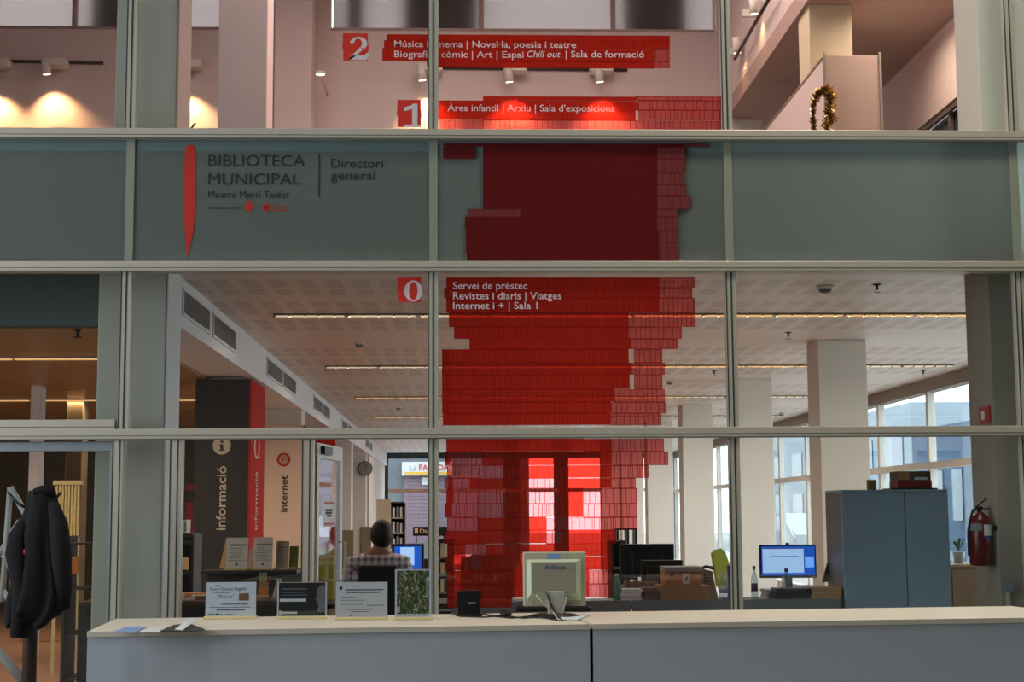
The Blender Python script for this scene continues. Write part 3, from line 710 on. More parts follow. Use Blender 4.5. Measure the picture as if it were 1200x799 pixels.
# black card reader
cp = PZ(550, 722, TOPZ); Y = cp.y
t = thing('card_reader', 'small black box device with angled front, left of the monitor', 'device', (cp.x, Y, TOPZ))
a0, a1, b0, b1 = rect(535, 692, 564, 720, Y)
obj('base', bx(a0 - .002, a1 + .006, Y - .01, Y + .09, TOPZ, TOPZ + .014, bev=.004), BLACK, t)
bm = B(); poly(bm, [(a0 + .01, Y + .0, TOPZ + .014), (a1 - .006, Y + .0, TOPZ + .014), (a1, Y + .02, b1 - .006), (a1 - .01, Y + .02, b1), (a0, Y + .02, b1 - .004)], (0, .06, 0)); obj('body', bm, mat('device_black', '#1c1e1d', .3), t)
bm = B(); quad(bm, a1 - .07, a1 - .03, b0 + .055, b0 + .062, Y - .001); obj('logo_mark', bm, PAPER, t)
# mouse
mp_ = PZ(593, 722, TOPZ); t = thing('computer_mouse', 'black computer mouse on the desk between reader and monitor', 'mouse', (mp_.x, mp_.y, TOPZ))
bm = B(); ell(bm, (mp_.x, mp_.y, TOPZ + .014), .032, .05, .020); bmesh.ops.bisect_plane(bm, geom=bm.verts[:] + bm.edges[:] + bm.faces[:], plane_co=(0, 0, TOPZ + .0005), plane_no=(0, 0, -1), clear_outer=True); obj('body', bm, BLACK, t)
bm = B(); lathe(bm, (mp_.x, mp_.y - .02, TOPZ + .030), [(.004, -.003), (.006, 0), (.004, .004)], 10, 'Y'); obj('wheel', bm, GREYINK, t)
#PART2
# =================================================================== COAT STAND (left, in front of the glass door)
Yc = 9.45
t = thing('coat_stand', 'dark wooden coat post carrying the black coat, at the far left', 'coat stand', (PY(36, 700, Yc).x, Yc, 0))
xc = PY(35, 760, Yc).x
bm = B(); tube(bm, [(xc, Yc, .02), (xc, Yc, PY(35, 590, Yc).z)], [.045, .04], 12); obj('post', bm, mat('dark_wood', '#3d2c22', .45, var=.3, scale=8, stretch=(1, 1, .1)), t)
bm = B(); lathe(bm, (xc, Yc, 0), [(.2, 0), (.2, .02), (.06, .04)], 24); obj('base', bm, BLACK, t)
zt = PY(35, 590, Yc).z
for dx, dy in ((-.16, 0), (.16, .02), (.02, -.1), (0, .12)):
    bm = B(); tube(bm, [(xc, Yc, zt - .05), (xc + dx * .6, Yc + dy * .6, zt), (xc + dx, Yc + dy, zt + .07)], .009, 8); obj('hook', bm, BLACK, t)
# coat: draped cloth, outline by height, folded
prof = [(575, 35, 64), (580, 33, 66), (595, 31, 69), (612, 25, 72), (630, 18, 76), (650, 20, 77), (668, 17, 80), (690, 12, 83), (702, 9, 82), (712, 8, 80), (721, 9, 72), (727, 11, 62)]
CO = mat('coat_cloth', '#0c0d0f', .9, var=.3, scale=9, bump=.2)
bm = B(); rings = []
nseg = 44
for i, (py, xa, xb) in enumerate(prof):
    a, b_ = PY(xa, py, Yc), PY(xb, py, Yc); cx_, hw = (a.x + b_.x) / 2, (b_.x - a.x) / 2
    f = i / (len(prof) - 1); th = .05 + .11 * math.sin(min(1, f * 1.4) * math.pi * .55)
    ring = []
    for k in range(nseg):
        q = 2 * math.pi * k / nseg; fold = 1 + .22 * f * math.sin(q * 7 + i * .15) + .12 * f * math.sin(q * 13 + 1)
        ring.append(bm.verts.new((cx_ + hw * math.cos(q) * (1 + .02 * math.sin(5 * q + i)), Yc - .02 + th * math.sin(q) * fold, a.z + (.008 + .03 * max(0, f - .8) * 5) * math.sin(q * 3 + 1) + .01 * math.sin(q * 9))))
    rings.append(ring)
for i in range(len(rings) - 1):
    for k in range(nseg):
        bm.faces.new((rings[i][k], rings[i][(k + 1) % nseg], rings[i + 1][(k + 1) % nseg], rings[i + 1][k])).smooth = True
bm.faces.new(rings[0]); bm.faces.new(rings[-1][::-1])
t = thing('coat', 'long black coat hanging on the wooden post at far left', 'coat', (xc, Yc, PY(15, 745, Yc).z))
obj('body', bm, CO, t)
bm = B(); P_ = [PY(30, 612, Yc - .06), PY(21, 630, Yc - .10), PY(19, 648, Yc - .12), PY(26, 690, Yc - .12), PY(24, 720, Yc - .10), PY(22, 746, Yc - .09)]
tube(bm, P_, [.045, .06, .065, .06, .055, .05], 16); obj('sleeve', bm, CO, t)
bm = B(); P_ = [PY(62, 590, Yc - .06), PY(69, 615, Yc - .12), PY(72, 650, Yc - .13), PY(73, 690, Yc - .10), PY(72, 712, Yc - .09)]
tube(bm, P_, [.035, .055, .06, .055, .05], 16); obj('sleeve', bm, CO, t)
bm = B(); tube(bm, [PY(38, 578, Yc - .05), PY(48, 574, Yc - .07), PY(60, 577, Yc - .05), PY(63, 584, Yc)], [.02, .03, .03, .02], 10); obj('collar', bm, CO, t)
q = PY(30, 647, Yc - .15); bm = B(); ell(bm, q, .022, .01, .022); obj('badge', bm, RED, t, 'small round red badge')
# =================================================================== LEFT BAY BEHIND THE DOOR: railing, blind, column, wall
RW = mat('railing_white', '#b4b8ba', .4)
Yr = 11.6
def pth(l, Y): return [PY(x_, y_, Y) for x_, y_ in l]
t = thing('stair_railing', 'white tubular stair railing behind the door at far left', 'railing', (PY(8, 799, Yr).x, Yr, 0))
bm = B(); tube(bm, pth([(2, 705), (7, 640), (12, 571)], Yr), .022, 10); obj('post', bm, RW, t)
bm = B(); tube(bm, pth([(12, 571), (32, 606), (52, 640), (74, 680)], Yr), .024, 10); obj('handrail', bm, RW, t)
bm = B(); tube(bm, pth([(-14, 720), (-2, 650), (4, 640), (22, 610)], Yr + .25), .016, 10); obj('rail', bm, RW, t)
bm = B(); tube(bm, pth([(4, 650), (18, 678), (30, 700)], Yr), .02, 10); obj('rail', bm, RW, t)
bm = B(); tube(bm, pth([(3, 690), (16, 716), (30, 742)], Yr), .02, 10); obj('rail', bm, RW, t)
bm = B(); tube(bm, pth([(-30, 745), (0, 765), (30, 802)], Yr - .6), .035, 10); obj('handrail', bm, RW, t)
for i in range(7):
    bm = B(); tube(bm, pth([(14 + i * 3, 618), (12 + i * 3, 700)], Yr + .5), .008, 6); obj('baluster', bm, RW, t)
for lbl, a, c, ytop in (('cream radiator of upright slats behind the black coat', 64, 93, 568),):
    Yq = 14.5; x0, x1, z0, z1 = rect(a, ytop, c, 630, Yq)
    t = thing('slatted_panel', lbl, 'panel', ((x0 + x1) / 2, Yq, 0)); nsl = 8
    for i in range(nsl):
        xx = x0 + (x1 - x0) * (i + .1) / nsl; obj('slat', bx(xx, xx + (x1 - x0) * .75 / nsl, Yq, Yq + .03, z0, z1, bev=.004), mat('cream_slat', '#a99868', .5), t)
    obj('top_rail', bx(x0 - .02, x1 + .02, Yq - .01, Yq + .05, z1, z1 + .04), MATS['cream_slat'], t)
    [obj('leg', bx(xx, xx + .03, Yq, Yq + .04, 0, z0), MATS['cream_slat'], t) for xx in (x0, x1 - .03)]
x0, x1, _, _ = rect(33, 530, 45, 600, 16.0); column(x0, x1, 16.0, 16.2, 0, 2.8, WHITE)
x0, x1, _, _ = rect(76, 530, 95, 600, 18.0); column(x0, x1, 18.0, 18.3, 0, 2.8, mat('tan_column', '#5e4c34', .8))
# newspaper / book stand seen beside the column
t = thing('book_stand', 'dark book stand with a bright orange cover, beside the black coat', 'shelf', (PY(82, 700, 13.0).x, 13.0, 0))
x0, x1, z0, z1 = rect(77, 628, 96, 720, 13.0)
obj('side_panel', bx(x0, x0 + .02, 12.9, 13.3, 0, z1), DARK, t); obj('side_panel', bx(x1 + .3, x1 + .32, 12.9, 13.3, 0, z1), DARK, t)
for k in range(4): obj('shelf', bx(x0 + .02, x1 + .3, 12.92, 13.3, .1 + k * (z1 - .1) / 3.2, .12 + k * (z1 - .1) / 3.2), DARK, t)
bm = B(); a0, a1, b0, b1 = rect(83, 652, 91, 672, 12.95); box(bm, a0, a1, 12.95, 12.98, b0, b1); tag(obj('orange_book', bm, ORANGE), 'orange book on the dark stand beside the black coat', 'book')

# =================================================================== AIR VENTS IN THE BEAM
SL = mat('vent_slat', '#6d6b69', .5)
VB = mat('vent_dark', '#3a3836', .8)
vent_px = [(213, 245, 359), (248.5, 275, 388), (312, 330, 432), (331, 346, 443), (367, 377, 468), (378, 386, 474), (400.5, 407, 492), (407.8, 413, 498), (428, 432, 513), (433, 436, 516)]
names = ['nearest large air vent in the white beam, close to the grey column', 'second air vent from the grey column in the white beam', 'third air vent along the white beam', 'fourth air vent along the white beam', 'fifth air vent along the white beam', 'sixth air vent along the white beam, above the red panel', 'seventh air vent along the white beam', 'eighth air vent, last one above the middle transom', 'ninth air vent, below the middle transom on the white beam', 'farthest small air vent on the white beam']
for (a, c, yc), lb in zip(vent_px, names):
    y0, y1 = PX(a, yc, BEAMX).y, PX(c, yc, BEAMX).y
    z0, z1 = 2.915, 3.125
    t = thing('air_vent', lb, 'vent', (BEAMX, (y0 + y1) / 2, z0), 'air vents in the white beam')
    bm = B(); f_ = .022
    box(bm, BEAMX, BEAMX + .014, y0, y1, z0, z0 + f_); box(bm, BEAMX, BEAMX + .014, y0, y1, z1 - f_, z1); box(bm, BEAMX, BEAMX + .014, y0, y0 + f_, z0 + f_, z1 - f_); box(bm, BEAMX, BEAMX + .014, y1 - f_, y1, z0 + f_, z1 - f_)
    obj('frame', bm, WHITE, t)
    obj('backing', bx(BEAMX, BEAMX + .002, y0 + f_, y1 - f_, z0 + f_, z1 - f_), VB, t)
    bm = B(); n_ = 14
    for k in range(n_):
        zz = z0 + f_ + (z1 - z0 - 2 * f_) * k / n_; box(bm, BEAMX + .003, BEAMX + .010, y0 + f_, y1 - f_, zz, zz + .007)
    ny = int((y1 - y0) / .045)
    for k in range(ny): yy = y0 + f_ + (y1 - y0 - 2 * f_) * (k + .5) / ny; box(bm, BEAMX + .003, BEAMX + .008, yy, yy + .006, z0 + f_, z1 - f_)
    o = obj('louvres', bm, SL, t); o['kind'] = 'stuff'
# =================================================================== CEILING LIGHT STRIPS, DETECTORS, SPRINKLERS
LW = mat('lamp_white', '#d8cdb8', .5, emit=.55, ecol='#ffe6c8'); LO = mat('lamp_amber', '#d8b080', .5, emit=.75, ecol='#ffc684')
LV = mat('lamp_louvre', '#80786a', .4, .5)
rows = [(13.32, -1.6, 5.95, 'nearest'), (18.06, -1.56, 5.95, 'second'), (22.9, -1.54, 5.9, 'third'), (27.6, -1.5, 5.9, 'fourth'), (32.3, -1.5, 5.9, 'fifth')]
for yy, xa, xb, nm in rows:
    t = thing('strip_light', nm + ' long recessed strip light across the white ceiling', 'ceiling light', ((xa + xb) / 2, yy, 3.17), 'strip lights in the white ceiling')
    n_ = 12; dx = (xb - xa) / n_
    obj('housing', bx(xa, xb, yy - .045, yy + .045, 3.176, 3.189), LV, t)
    for k in range(n_):
        m = LW if (k < 4 or k > 9 or (yy < 14 and k < 5)) else LO
        if yy > 22: m = LO if k < 8 else LW
        obj('tube', bx(xa + dx * k + .02, xa + dx * (k + 1) - .02, yy - .036, yy + .03, 3.166, 3.175), m, t)
    bm = B(); k = xa
    while k < xb: box(bm, k, k + .012, yy - .042, yy + .04, 3.158, 3.175); k += .13
    o = obj('louvre_fins', bm, LV, t); o['kind'] = 'stuff'
for yy, nm in ((13.15, 'nearest'), (17.95, 'second')):
    t = thing('strip_light', nm + ' amber strip light in the brown ceiling at left', 'ceiling light', (-5.7, yy, 2.78), 'strip lights in the brown ceiling')
    for k in range(5): obj('tube', bx(-8.5 + k * 1.18, -8.5 + k * 1.18 + 1.15, yy - .035, yy + .03, 2.775, 2.785), LO, t)
    obj('housing', bx(-8.55, -2.58, yy - .05, yy + .05, 2.786, 2.799), LV, t)
def detector(px, py, lbl):
    p = PZ(px, py, 3.16); t = thing('smoke_detector', lbl, 'detector', (p.x, p.y, 3.15), 'smoke detectors on the white ceiling'); s_ = 1.25 if p.y < 15 else 1
    bm = B(); lathe(bm, (p.x, p.y, 3.19), [(.055 * s_, 0), (.055 * s_, -.015), (.042 * s_, -.02)], 20); obj('base', bm, WHITE, t)
    bm = B(); lathe(bm, (p.x, p.y, 3.17), [(.042 * s_, 0), (.036 * s_, -.02 * s_), (.012, -.028 * s_)], 20); obj('sensor', bm, GREYINK, t)
for a in ((967, 340, 'smoke detector on the ceiling, left of the nearest sprinkler'), (421, 405, 'smoke detector on the ceiling above the seated person'), (467, 479, 'far smoke detector between two light strips, left half'), (785, 449, 'smoke detector right of the red graphic'), (916, 486, 'small smoke detector left of the brown-sided column')): detector(*a)
def sprinkler(px, py, lbl):
    p = PZ(px, py, 3.15); t = thing('sprinkler', lbl, 'sprinkler', (p.x, p.y, 3.12), 'sprinklers on the white ceiling')
    bm = B(); lathe(bm, (p.x, p.y, 3.19), [(.035, 0), (.03, -.006), (.01, -.012), (.01, -.045)], 14); obj('stem', bm, BLACK, t)
    bm = B(); lathe(bm, (p.x, p.y, 3.125), [(.028, 0), (.028, .004)], 14); obj('deflector', bm, ALUD, t)
for a in ((1028, 339, 'nearest ceiling sprinkler, upper right of the third bay'), (924, 394, 'ceiling sprinkler left of the big column top'), (837, 438, 'small far ceiling sprinkler left of the right mullion'), (1082, 438, 'ceiling sprinkler above the window wall')): sprinkler(*a)
p = PZ(91, 394, 2.75); t = thing('sprinkler', 'sprinkler on the brown ceiling beside the grey column', 'sprinkler', (p.x, p.y, 2.72))
bm = B(); lathe(bm, (p.x, p.y, 2.80), [(.03, 0), (.012, -.02), (.012, -.05), (.03, -.055), (.03, -.06)], 14); obj('stem', bm, BLACK, t)

# =================================================================== CLAD COLUMNS WITH LETTERING
INFO = mat('info_dark', '#2b231f', .5); INFR = mat('info_red', '#b02c24', .9, spec=.1); CREAM = mat('cream_letters', '#cbb9a3', .6)
x0, x1 = PY(230, 560, 15.25).x, PY(291, 560, 15.25).x
t = thing('information_column', 'tall dark brown column cladding with a red side, lettered in cream', 'column sign', ((x0 + x1) / 2, 15.4, 0))
obj('front_panel', bx(x0, x1, 15.25, 15.38, 0, 2.79), INFO, t)
ye = PX(309.5, 560, x1 + .02).y
obj('side_panel', bx(x1, x1 + .02, 15.25, ye, 0, 2.79), INFR, t); obj('side_panel', bx(x0 - .02, x0, 15.25, 15.9, 0, 2.79), INFO, t)
Yi = 15.246
def vtext(s, p_bottom, p_top, capx, m, parent, name='lettering', bold=.012, Y=None):
    """text that reads upwards: u is up, v points left (-x)"""
    a = PY(*p_bottom, Y); b_ = PY(*p_top, Y)
    return obj(name, text_bm(s, a, (0, 0, 1), (-1, 0, 0), b_.z - a.z, capx * Y / F, bold), m, parent)
vtext('informació', (264, 621), (264, 546), 11.5, CREAM, t, Y=Yi, bold=.01)
c = PY(260, 522, Yi); bm = B(); R_ = 10.5 * Yi / F
bm.faces.new([bm.verts.new(c + Vector((R_ * math.cos(a), 0, R_ * math.sin(a)))) for a in (math.pi * k / 16 for k in range(32))]); obj('roundel', bm, CREAM, t)
bm = B()
for q0, q1, w0, w1 in ((-.16, .16, -.5, .12), (-.28, .02, .02, .14), (-.30, .32, -.58, -.46), (-.15, .15, .3, .55)): quad(bm, c.x + R_ * q0, c.x + R_ * q1, c.z + R_ * w0, c.z + R_ * w1, Yi - .003)
obj('roundel_i', bm, INFO, t)
xs_ = x1 + .023
a = PX(299, 621, xs_); b_ = PX(299, 552, xs_)
obj('lettering', text_bm('informació', (xs_, a.y + .15, a.z), (0, 0, 1), (0, -1, 0), b_.z - a.z, .20, .01), CREAM, t)
c2 = Vector((xs_, 15.7, c.z)); bm = B()
bm.faces.new([bm.verts.new(c2 + Vector((0, .22 * math.cos(a), R_ * 1.3 * math.sin(a)))) for a in (math.pi * k / 12 for k in range(24))]); obj('roundel', bm, CREAM, t)
bm = B(); bm.faces.new([bm.verts.new(c2 + Vector((.002, .13 * math.cos(a), R_ * 1.1 * math.sin(a)))) for a in (math.pi * k / 12 for k in range(24))]); obj('roundel_i', bm, INFR, t)
x0, x1 = PY(310, 560, 19.95).x, PY(355, 560, 19.95).x
t = thing('internet_column', 'beige column cladding with dark vertical lettering and a red round sign', 'column sign', ((x0 + x1) / 2, 20.0, 0))
BE = mat('beige_cladding', '#dcc3b2', .7)
obj('front_panel', bx(x0, x1, 19.95, 20.04, 0, 2.6), BE, t); obj('side_panel', bx(x1, x1 + .015, 19.95, 20.6, 0, 2.6), mat('grey_cladding', '#6d736f', .7), t)
vtext('internet', (336.5, 600), (336.5, 557), 8.5, INFO, t, Y=19.94)
c = PY(332.5, 538.5, 19.94); bm = B(); R_ = 8 * 19.94 / F
bm.faces.new([bm.verts.new(c + Vector((R_ * math.cos(a), 0, R_ * math.sin(a)))) for a in (math.pi * k / 16 for k in range(32))]); obj('roundel', bm, TXTR, t)
obj('roundel_sign', text_bm('@', c + Vector((-R_ * .62, -.004, -R_ * .36)), (1, 0, 0), (0, 0, 1), R_ * 1.24, R_ * 1.0, .01), CREAM, t)
t = thing('red_column', 'red column cladding with a round white mark, seen through the open door', 'column sign', (-2.27, 24.7, 0))
x0, x1 = PY(362, 560, 24.7).x, PY(392, 560, 24.7).x
obj('front_panel', bx(x0, x1, 24.68, 24.79, .9, 2.8), INFR, t); obj('lower_panel', bx(x0, x1, 24.68, 24.79, 0, .9), mat('olive_panel', '#9a9440', .7), t)
c = PY(369, 548, 24.67); bm = B(); tube(bm, [c + Vector((.07 * math.cos(a), 0, .11 * math.sin(a))) for a in (math.pi * k / 10 for k in range(21))], .012, 6, caps=False); obj('ring_mark', bm, CREAM, t)
x0, x1, z0, z1 = rect(393, 555, 396, 640, 24.0)
# lower dark wainscot plates on the far columns, wall clock
for px0, px1, yy, lb, py in ((400, 414, 29.46, 'grey-brown plate on the lower part of the third far column', 621), (423, 435, 34.16, 'grey-brown plate below the wall clock', 617)):
    a0, a1, b0, b1 = rect(px0, py, px1, 690, yy); tag(obj('wall_plate', bx(a0, a1, yy, yy + .035, .0, b1), mat('plate_brown', '#7e7158', .7)), lb, 'panel')
c = PY(428, 549, 34.12); t = thing('wall_clock', 'round grey wall clock on the far column behind the person', 'clock', (c.x, 34.14, c.z))
bm = B(); lathe(bm, (c.x, 34.12, c.z), [(.150, 0), (.165, .03), (.165, .06)], 28, 'Y'); obj('rim', bm, GREYINK, t)
bm = B(); lathe(bm, (c.x, 34.112, c.z), [(.14, 0), (.14, .01)], 28, 'Y'); obj('dial', bm, mat('dial', '#8d8a80', .5), t)
bm = B(); obox(bm, (c.x + .02, 34.108, c.z + .04), (1, 0, 0), (0, 1, 0), (.3, 0, .95), .006, .002, .05); obox(bm, (c.x - .03, 34.108, c.z - .01), (0, 0, 1), (0, 1, 0), (-.95, 0, -.3), .006, .002, .04); obj('hands', bm, BLACK, t)

# =================================================================== PERSON SEATED AT A COMPUTER, SEEN FROM BEHIND
Yp = 11.95
hc = PY(447, 627, Yp)                       # head centre
shx = PY(443, 660, Yp).x
def skin(name, joints, edges, m, parent, root=0, lev=2):
    me = bpy.data.meshes.new(name); off = wloc(parent)
    me.from_pydata([tuple(Vector(j[0]) - off) for j in joints], edges, [])
    o = bpy.data.objects.new(name, me); COL.objects.link(o); o.parent = parent
    s_ = o.modifiers.new('skin', 'SKIN'); s_.use_smooth_shade = True
    for i, j in enumerate(joints):
        r2 = j[1]; me.skin_vertices[0].data[i].radius = (r2, r2) if not isinstance(r2, tuple) else r2
        me.skin_vertices[0].data[i].use_root = (i == root)
    ss = o.modifiers.new('subsurf', 'SUBSURF'); ss.levels = lev; ss.render_levels = lev
    me.materials.append(m); return o
per = thing('person', 'person with short dark hair in a checked shirt, seated with back to the viewer', 'person', (shx, Yp, 0))
SKN = mat('skin', '#8f6650', .55); HAIR = mat('hair', '#14100e', .6, var=.3, scale=40, bump=.3); TRO = mat('trousers', '#24272e', .8)
SH = mat('checked_shirt', '#8f8a90', .85)
nt = SH.node_tree; b = nt.nodes['Principled BSDF']; tcn = nt.nodes.new('ShaderNodeTexCoord'); spn = nt.nodes.new('ShaderNodeSeparateXYZ'); nt.links.new(tcn.outputs['Object'], spn.inputs[0])
def nm_(op, a, c=None, d_=None):
    n = nt.nodes.new('ShaderNodeMath'); n.operation = op
    for i, q in enumerate((a, c, d_)):
        if q is None: continue
        if isinstance(q, (int, float)): n.inputs[i].default_value = q
        else: nt.links.new(q, n.inputs[i])
    return n.outputs[0]
sx = nm_('LESS_THAN', nm_('FRACT', nm_('MULTIPLY', spn.outputs[0], 1 / .052)), .42); sz = nm_('LESS_THAN', nm_('FRACT', nm_('MULTIPLY', spn.outputs[2], 1 / .052)), .42)
f_ = nm_('MULTIPLY', nm_('ADD', sx, sz), .46)
mxn = nt.nodes.new('ShaderNodeMix'); mxn.data_type = 'RGBA'; mxn.inputs[6].default_value = lin('#c2b8ba'); mxn.inputs[7].default_value = lin('#54454f'); nt.links.new(f_, mxn.inputs[0]); nt.links.new(mxn.outputs[2], b.inputs['Base Color'])
zs = PY(443, 651, Yp).z                     # shoulder height
zp = .56
J = [((shx, Yp - .02, zp + .06), (.17, .12)), ((shx, Yp - .02, zp + .26), (.15, .11)), ((shx, Yp, zs - .11), (.20, .13)), ((shx + .005, Yp + .01, zs - .01), (.13, .09)), ((hc.x - .005, Yp + .02, zs + .055), (.055, .055)), ((hc.x, Yp + .03, hc.z - .05), (.062, .07))]
ed = [(0, 1), (1, 2), (2, 3), (3, 4), (4, 5)]
for s_ in (-1, 1):
    n0 = len(J)
    J += [((shx + s_ * .19, Yp, zs - .065), .068), ((shx + s_ * .255, Yp + .05, zs - .28), .050), ((shx + s_ * .17, Yp + .26, zs - .37), .036), ((shx + s_ * .14, Yp + .36, zs - .36), (.030, .022))]
    ed += [(3, n0), (n0, n0 + 1), (n0 + 1, n0 + 2), (n0 + 2, n0 + 3)]
    n0 = len(J)
    J += [((shx + s_ * .10, Yp + .04, zp), .085), ((shx + s_ * .15, Yp + .46, zp + .02), .062), ((shx + s_ * .15, Yp + .50, .12), .042), ((shx + s_ * .15, Yp + .60, .05), .038)]
    ed += [(0, n0), (n0, n0 + 1), (n0 + 1, n0 + 2), (n0 + 2, n0 + 3)]
cov = {0, 1, 2, 3, 6, 7, 10, 11, 12, 14, 15, 18, 19, 20}
Jb = [(p, ((r_[0] * .78, r_[1] * .78) if isinstance(r_, tuple) else r_ * .78) if i in cov else r_) for i, (p, r_) in enumerate(J)]
body = skin('body', Jb, ed, SKN, per)
# shirt and trousers a little larger than the body
J2 = [(p, (r_[0] + .014, r_[1] + .014) if isinstance(r_, tuple) else r_ + .014) for p, r_ in J]
idx = [0, 1, 2, 3] + [6, 7, 8] + [14, 15, 16]
mp2 = {k: i for i, k in enumerate(idx)}
J2[4] = ((shx + .002, Yp + .01, zs + .035), .082); idx.append(4)
mp2 = {k: i for i, k in enumerate(idx)}
skin('shirt', [J2[k] for k in idx], [(mp2[a], mp2[c_]) for a, c_ in ed if a in mp2 and c_ in mp2], SH, per)
idx = [0, 10, 11, 12, 18, 19, 20]; mp2 = {k: i for i, k in enumerate(idx)}
skin('trousers', [J2[k] for k in idx], [(mp2[a], mp2[c_]) for a, c_ in ed if a in mp2 and c_ in mp2], TRO, per)
bm = B(); tube(bm, [(hc.x - .05 + .1 * math.cos(a) * .0 + .068 * math.cos(a) + .05, Yp + .02 + .066 * math.sin(a), zs + .04 + .012 * math.sin(a)) for a in (2 * math.pi * k / 20 for k in range(21))], .014, 8, caps=False); obj('collar', bm, SH, per)
bm = B(); ell(bm, (hc.x, Yp + .035, hc.z), .077, .098, .118, 24)
for v in bm.verts:                          # jaw
    d_ = v.co - Vector((hc.x, Yp + .035, hc.z))
    if d_.z < 0: v.co.x = hc.x + d_.x * (1 + d_.z * 2.0)
hd = obj('head', bm, SKN, per)
bm = B()
ell(bm, (hc.x + .002, Yp + .018, hc.z + .004), .090, .100, .118, 24)
for v in bm.verts:
    d_ = v.co - Vector((hc.x, Yp + .018, hc.z - .004))
    if d_.y > .03 and d_.z < .06: v.co.y = Yp + .045 - (d_.y - .03) * .3
    if d_.z < -.05: v.co.x = hc.x + d_.x * .93
obj('hair', bm, HAIR, per)
for s_ in (-1, 1):
    bm = B(); ell(bm, (hc.x + s_ * .082, Yp + .04, hc.z - .012), .010, .02, .032, 12); obj('ear', bm, SKN, per)
    bm = B(); ell(bm, (hc.x + s_ * .032, Yp + .126, hc.z + .0), .013, .008, .008, 10); obj('eye', bm, mat('eye_white', '#d8d4cc', .3), per)
    # hands with fingers resting on the keyboard
    hx, hy, hz = shx + s_ * .14, Yp + .36, zs - .365
    JJ = [((hx, hy, hz), (.03, .016)), ((hx, hy + .06, hz - .005), (.036, .014))]; EE = [(0, 1)]
    for fi, (ox, ln_) in enumerate(((-.03, .06), (-.01, .072), (.01, .068), (.03, .055))):
        n0 = len(JJ); JJ += [((hx + ox, hy + .09, hz), .009), ((hx + ox * 1.1, hy + .09 + ln_ * .5, hz + .004), .0085), ((hx + ox * 1.1, hy + .09 + ln_, hz - .018), .0075)]
        EE += [(1, n0), (n0, n0 + 1), (n0 + 1, n0 + 2)]
    n0 = len(JJ); JJ += [((hx - s_ * .04, hy + .04, hz - .005), .011), ((hx - s_ * .058, hy + .08, hz - .012), .009)]; EE += [(0, n0), (n0, n0 + 1)]
    skin('hand', JJ, EE, SKN, per, lev=1)
bm = B(); tube(bm, [(hc.x, Yp + .13, hc.z + .01), (hc.x, Yp + .150, hc.z - .02), (hc.x, Yp + .13, hc.z - .032)], [.008, .014, .010], 10); obj('nose', bm, SKN, per)
bm = B(); tube(bm, [(hc.x - .022, Yp + .118, hc.z - .06), (hc.x, Yp + .126, hc.z - .06), (hc.x + .022, Yp + .118, hc.z - .06)], .005, 8); obj('mouth', bm, mat('lips', '#7a4a42', .5), per)
for s_ in (-1, 1):
    bm = B(); ell(bm, (shx + s_ * .15, Yp + .62, .045), .045, .12, .045, 14); obj('shoe', bm, BLACK, per)
# his chair
def office_chair(lbl, cx, cy, wid, ztop, m, back=-1, name='office_chair', hb=.42):
    t = thing(name, lbl, 'chair', (cx, cy, 0))
    yb = cy + back * .24
    obj('seat', bx(cx - .24, cx + .24, cy - .22, cy + .22, .44, .52, bev=.03), m, t)
    obj('backrest', bx(cx - wid / 2, cx + wid / 2, yb - .03, yb + .03, ztop - hb, ztop, bev=.025), m, t)
    bm = B(); tube(bm, [(cx, cy, .46), (cx, yb, .45), (cx, yb, ztop - hb + .1)], .02, 8); obj('back_post', bm, BLACK, t)
    bm = B(); tube(bm, [(cx, cy, .08), (cx, cy, .44)], .028, 10); obj('column', bm, BLACK, t)
    for k in range(5):
        a = 2 * math.pi * k / 5 + .3; e_ = (cx + .28 * math.cos(a), cy + .28 * math.sin(a), .07)
        bm = B(); tube(bm, [(cx, cy, .11), e_], [.025, .016], 8); lg = obj('leg', bm, BLACK, t)
        bm = B(); lathe(bm, (e_[0], e_[1] - .012, .03), [(.028, 0), (.028, .024)], 12, 'Y'); obj('castor', bm, BLACK, lg)
    return t
a0, a1, b0, b1 = rect(420, 662, 466, 712, 11.55)
office_chair('black office chair of the seated person', (a0 + a1) / 2, 11.79, a1 - a0, b1, mat('chair_black', '#17171a', .8))
# his desk, monitor
dz = .74
t = thing('work_desk', 'desk with a dark top in front of the seated person', 'desk', (shx + .2, 12.75, 0))
obj('desk_top', bx(shx - .5, shx + 1.0, 12.25, 13.0, dz - .03, dz), DARK, t)
for sx_ in (-.48, .96): obj('side_panel', bx(shx + sx_, shx + sx_ + .025, 12.28, 12.98, 0, dz - .03), DARK, t)
a0, a1, b0, b1 = rect(462, 640, 494, 668, 12.75)
t = thing('computer_monitor', 'computer monitor with a bright blue screen beside the seated person', 'monitor', ((a0 + a1) / 2, 12.8, dz))
obj('housing', bx(a0 - .02, a1 + .02, 12.76, 12.80, b0 - .02, b1 + .02, bev=.006), BLACK, t)
obj('screen', bx(a0, a1, 12.752, 12.759, b0, b1), SCREENB, t)
obj('window_panel', bx(a0 + .05, a1 - .06, 12.748, 12.751, b0 + .04, b1 - .008), SCREEN, t)
obj('neck', bx((a0 + a1) / 2 - .03, (a0 + a1) / 2 + .03, 12.80, 12.83, dz + .01, b0 + .05), BLACK, t)
bm = B(); lathe(bm, ((a0 + a1) / 2, 12.82, dz + .001), [(.11, 0), (.10, .012)], 20); obj('foot', bm, BLACK, t)
t = thing('keyboard', 'dark keyboard under the hands of the seated person', 'keyboard', (shx, 12.42, dz))
obj('case', bx(shx - .22, shx + .22, 12.33, 12.47, dz, dz + .02, bev=.005), BLACK, t)

